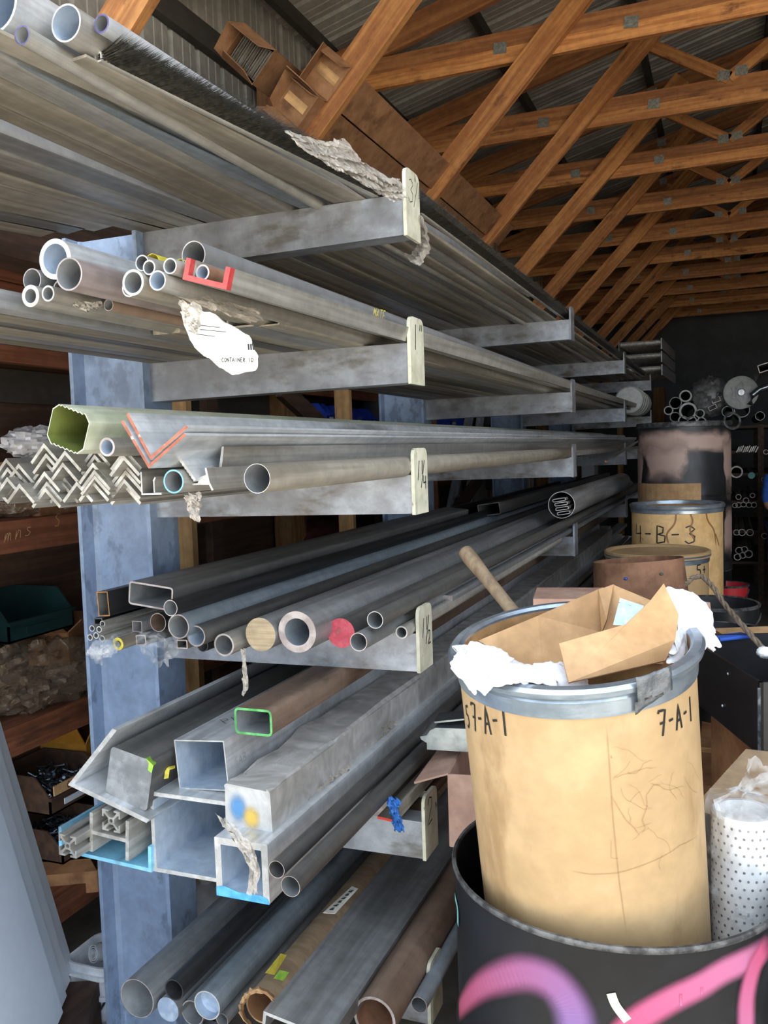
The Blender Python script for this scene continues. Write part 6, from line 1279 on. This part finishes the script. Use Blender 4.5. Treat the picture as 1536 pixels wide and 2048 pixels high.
# ------------------------------------------------------------------ roller conveyors on the end of the rack
def conveyor(label, px, py, Y, wpx, n, L, tilt):
    p = at(px, py, 'Y', Y); k = 1/pxm(p); w_ = wpx*k; t = empty('roller_conveyor', p, (tilt, 0, -.03), label, 'conveyor', 'roller conveyors')
    for s_ in (-1, 1):
        mb = MB(); mb.box((s_*w_/2, L/2, 0), (.012, L, .11)); mb.build('side_rail', 'dark_steel' if s_ < 0 else 'grey_steel', t, 0)
    for i in range(n):
        mb = MB(); mb.sweep([(-w_/2+.01, .05+i*L/n, .02), (w_/2-.01, .05+i*L/n, .02)], .026, 14); mb.build('roller', 'mill_aluminium', t, .8)
    return t
conveyor('roller conveyor section, topmost on the end of the rack', 1280, 690, 7.3, 82, 12, 1.5, .0)
conveyor('roller conveyor section in the middle of the stack on the rack end', 1278, 716, 7.25, 86, 12, 1.5, .0)
conveyor('roller conveyor section, lowest on the end of the rack', 1283, 742, 7.2, 78, 12, 1.5, .0)
o = empty('foil_duct', at(1258, 800, 'Y', 5.9), (math.radians(-90), 0, 0), 'white round duct behind the second tier at the far end', 'duct')
MB().lathe([(0, -.02), (.11, -.02), (.12, -.01), (.12, .9), (0, .9)], 32).build('duct_body', 'white_pipe', o, .6)
for z in (.1, .3, .5): MB().lathe([(.12, z-.006), (.125, z), (.12, z+.006)], 28).build('duct_seam', 'white_pipe', o, .8)
# ------------------------------------------------------------------ person at the right edge, far up the aisle
pe = at(1536, 1240, 'Z', FL); px0, py0 = pe.x+.17, pe.y+.02
def skin_body(name, verts, edges, radii, m, parent=None, root=0):
    me = bpy.data.meshes.new(name); me.from_pydata(verts, edges, []); o = bpy.data.objects.new(name, me); COL.objects.link(o)
    o.modifiers.new('skin', 'SKIN'); o.modifiers.new('sub', 'SUBSURF').levels = 2; o.modifiers['sub'].render_levels = 2
    for i, r in enumerate(radii): me.skin_vertices[0].data[i].radius = (r, r) if not isinstance(r, tuple) else r
    me.skin_vertices[0].data[root].use_root = True; me.materials.append(MATS[m]); o.modifiers['skin'].use_smooth_shade = True
    if parent: o.parent = parent
    return o
pn = empty('person', (px0, py0, FL), (0, 0, .3), 'person in blue shirt and jeans at the right edge, far up the aisle', 'person')
V = [(0, 0, .98), (0, .01, 1.15), (0, .02, 1.38), (0, .01, 1.5), (0, 0, 1.56), (-.09, 0, .92), (-.1, -.01, .5), (-.1, .02, .09), (.09, 0, .92), (.1, -.01, .5), (.1, .02, .09), (-.16, .02, 1.42), (-.19, -.02, 1.16), (-.12, -.22, 1.08), (.16, .02, 1.42), (.19, -.02, 1.16), (.12, -.22, 1.08), (-.1, -.13, .04), (.1, -.13, .04)]
E_ = [(0, 1), (1, 2), (2, 3), (3, 4), (0, 5), (5, 6), (6, 7), (0, 8), (8, 9), (9, 10), (2, 11), (11, 12), (12, 13), (2, 14), (14, 15), (15, 16), (7, 17), (10, 18)]
skin_body('body', V, E_, [(.15, .11), (.15, .11), (.16, .11), (.06, .06), (.055, .055), .085, .065, .045, .085, .065, .045, .055, .042, .033, .055, .042, .033, .045, .045], 'skin', pn)
skin_body('jeans', V[:1]+V[5:11], [(0, 1), (1, 2), (2, 3), (0, 4), (4, 5), (5, 6)], [(.165, .125), .105, .085, .075, .105, .085, .075], 'denim', pn)
skin_body('shirt', [V[0], V[1], V[2], (0, .01, 1.46), V[11], V[12], V[14], V[15]], [(0, 1), (1, 2), (2, 3), (2, 4), (4, 5), (2, 6), (6, 7)], [(.18, .135), (.175, .13), (.18, .13), (.075, .07), .075, .06, .075, .06], 'blue_shirt', pn)
o = blob((0, .0, 1.68), (.078, .098, .118), 3, .02, (24, 18)).build('head', 'skin', pn, .9)
o = MB().lathe([(0, .125), (.05, .118), (.082, .08), (.088, .02), (.08, -.03)], 24, c=(0, .012, 1.685)).build('hair', 'hair', pn, .9)
for s_ in (-1, 1):
    o = blob((s_*.1, -.05, .045), (.05, .14, .05), 4, .03, (18, 12)).build('shoe', 'black_plastic', pn, .8)
    mbh = MB(); hb = Vector((s_*.11, -.24, 1.07))
    mbh.sweep([hb, hb+Vector((0, -.01, -.05)), hb+Vector((0, -.015, -.09))], [.026, .036, .03], 10)
    for f in range(4): q0 = hb+Vector((s_*(-.024+.016*f)*0, -.035+.018*f, -.085)); mbh.sweep([q0, q0+Vector((-s_*.004, 0, -.035)), q0+Vector((-s_*.016, 0, -.06+.006*abs(f-1)))], [.009, .008, .006], 8)
    q0 = hb+Vector((0, -.03, -.04)); mbh.sweep([q0, q0+Vector((-s_*.01, -.03, -.03)), q0+Vector((-s_*.016, -.035, -.055))], [.011, .009, .007], 8)
    mbh.build('hand', 'skin', pn, .9)

mb = MB()
mb.sweep([(0, -.085, 1.70), (0, -.105, 1.675), (0, -.11, 1.66), (0, -.09, 1.65)], [.008, .011, .013, .008], 8); mb.build('nose', 'skin', pn, .9)
for s_ in (-1, 1):
    blob((s_*.08, .01, 1.68), (.012, .022, .034), 6, .05, (10, 8)).build('ear', 'skin', pn, .9); blob((s_*.032, -.09, 1.695), (.012, .008, .007), 6, .02, (10, 8)).build('eye', 'hair', pn, .9)
MB().box((0, -.096, 1.625), (.045, .006, .008)).build('mouth', 'cardboard_pink', pn, 0)
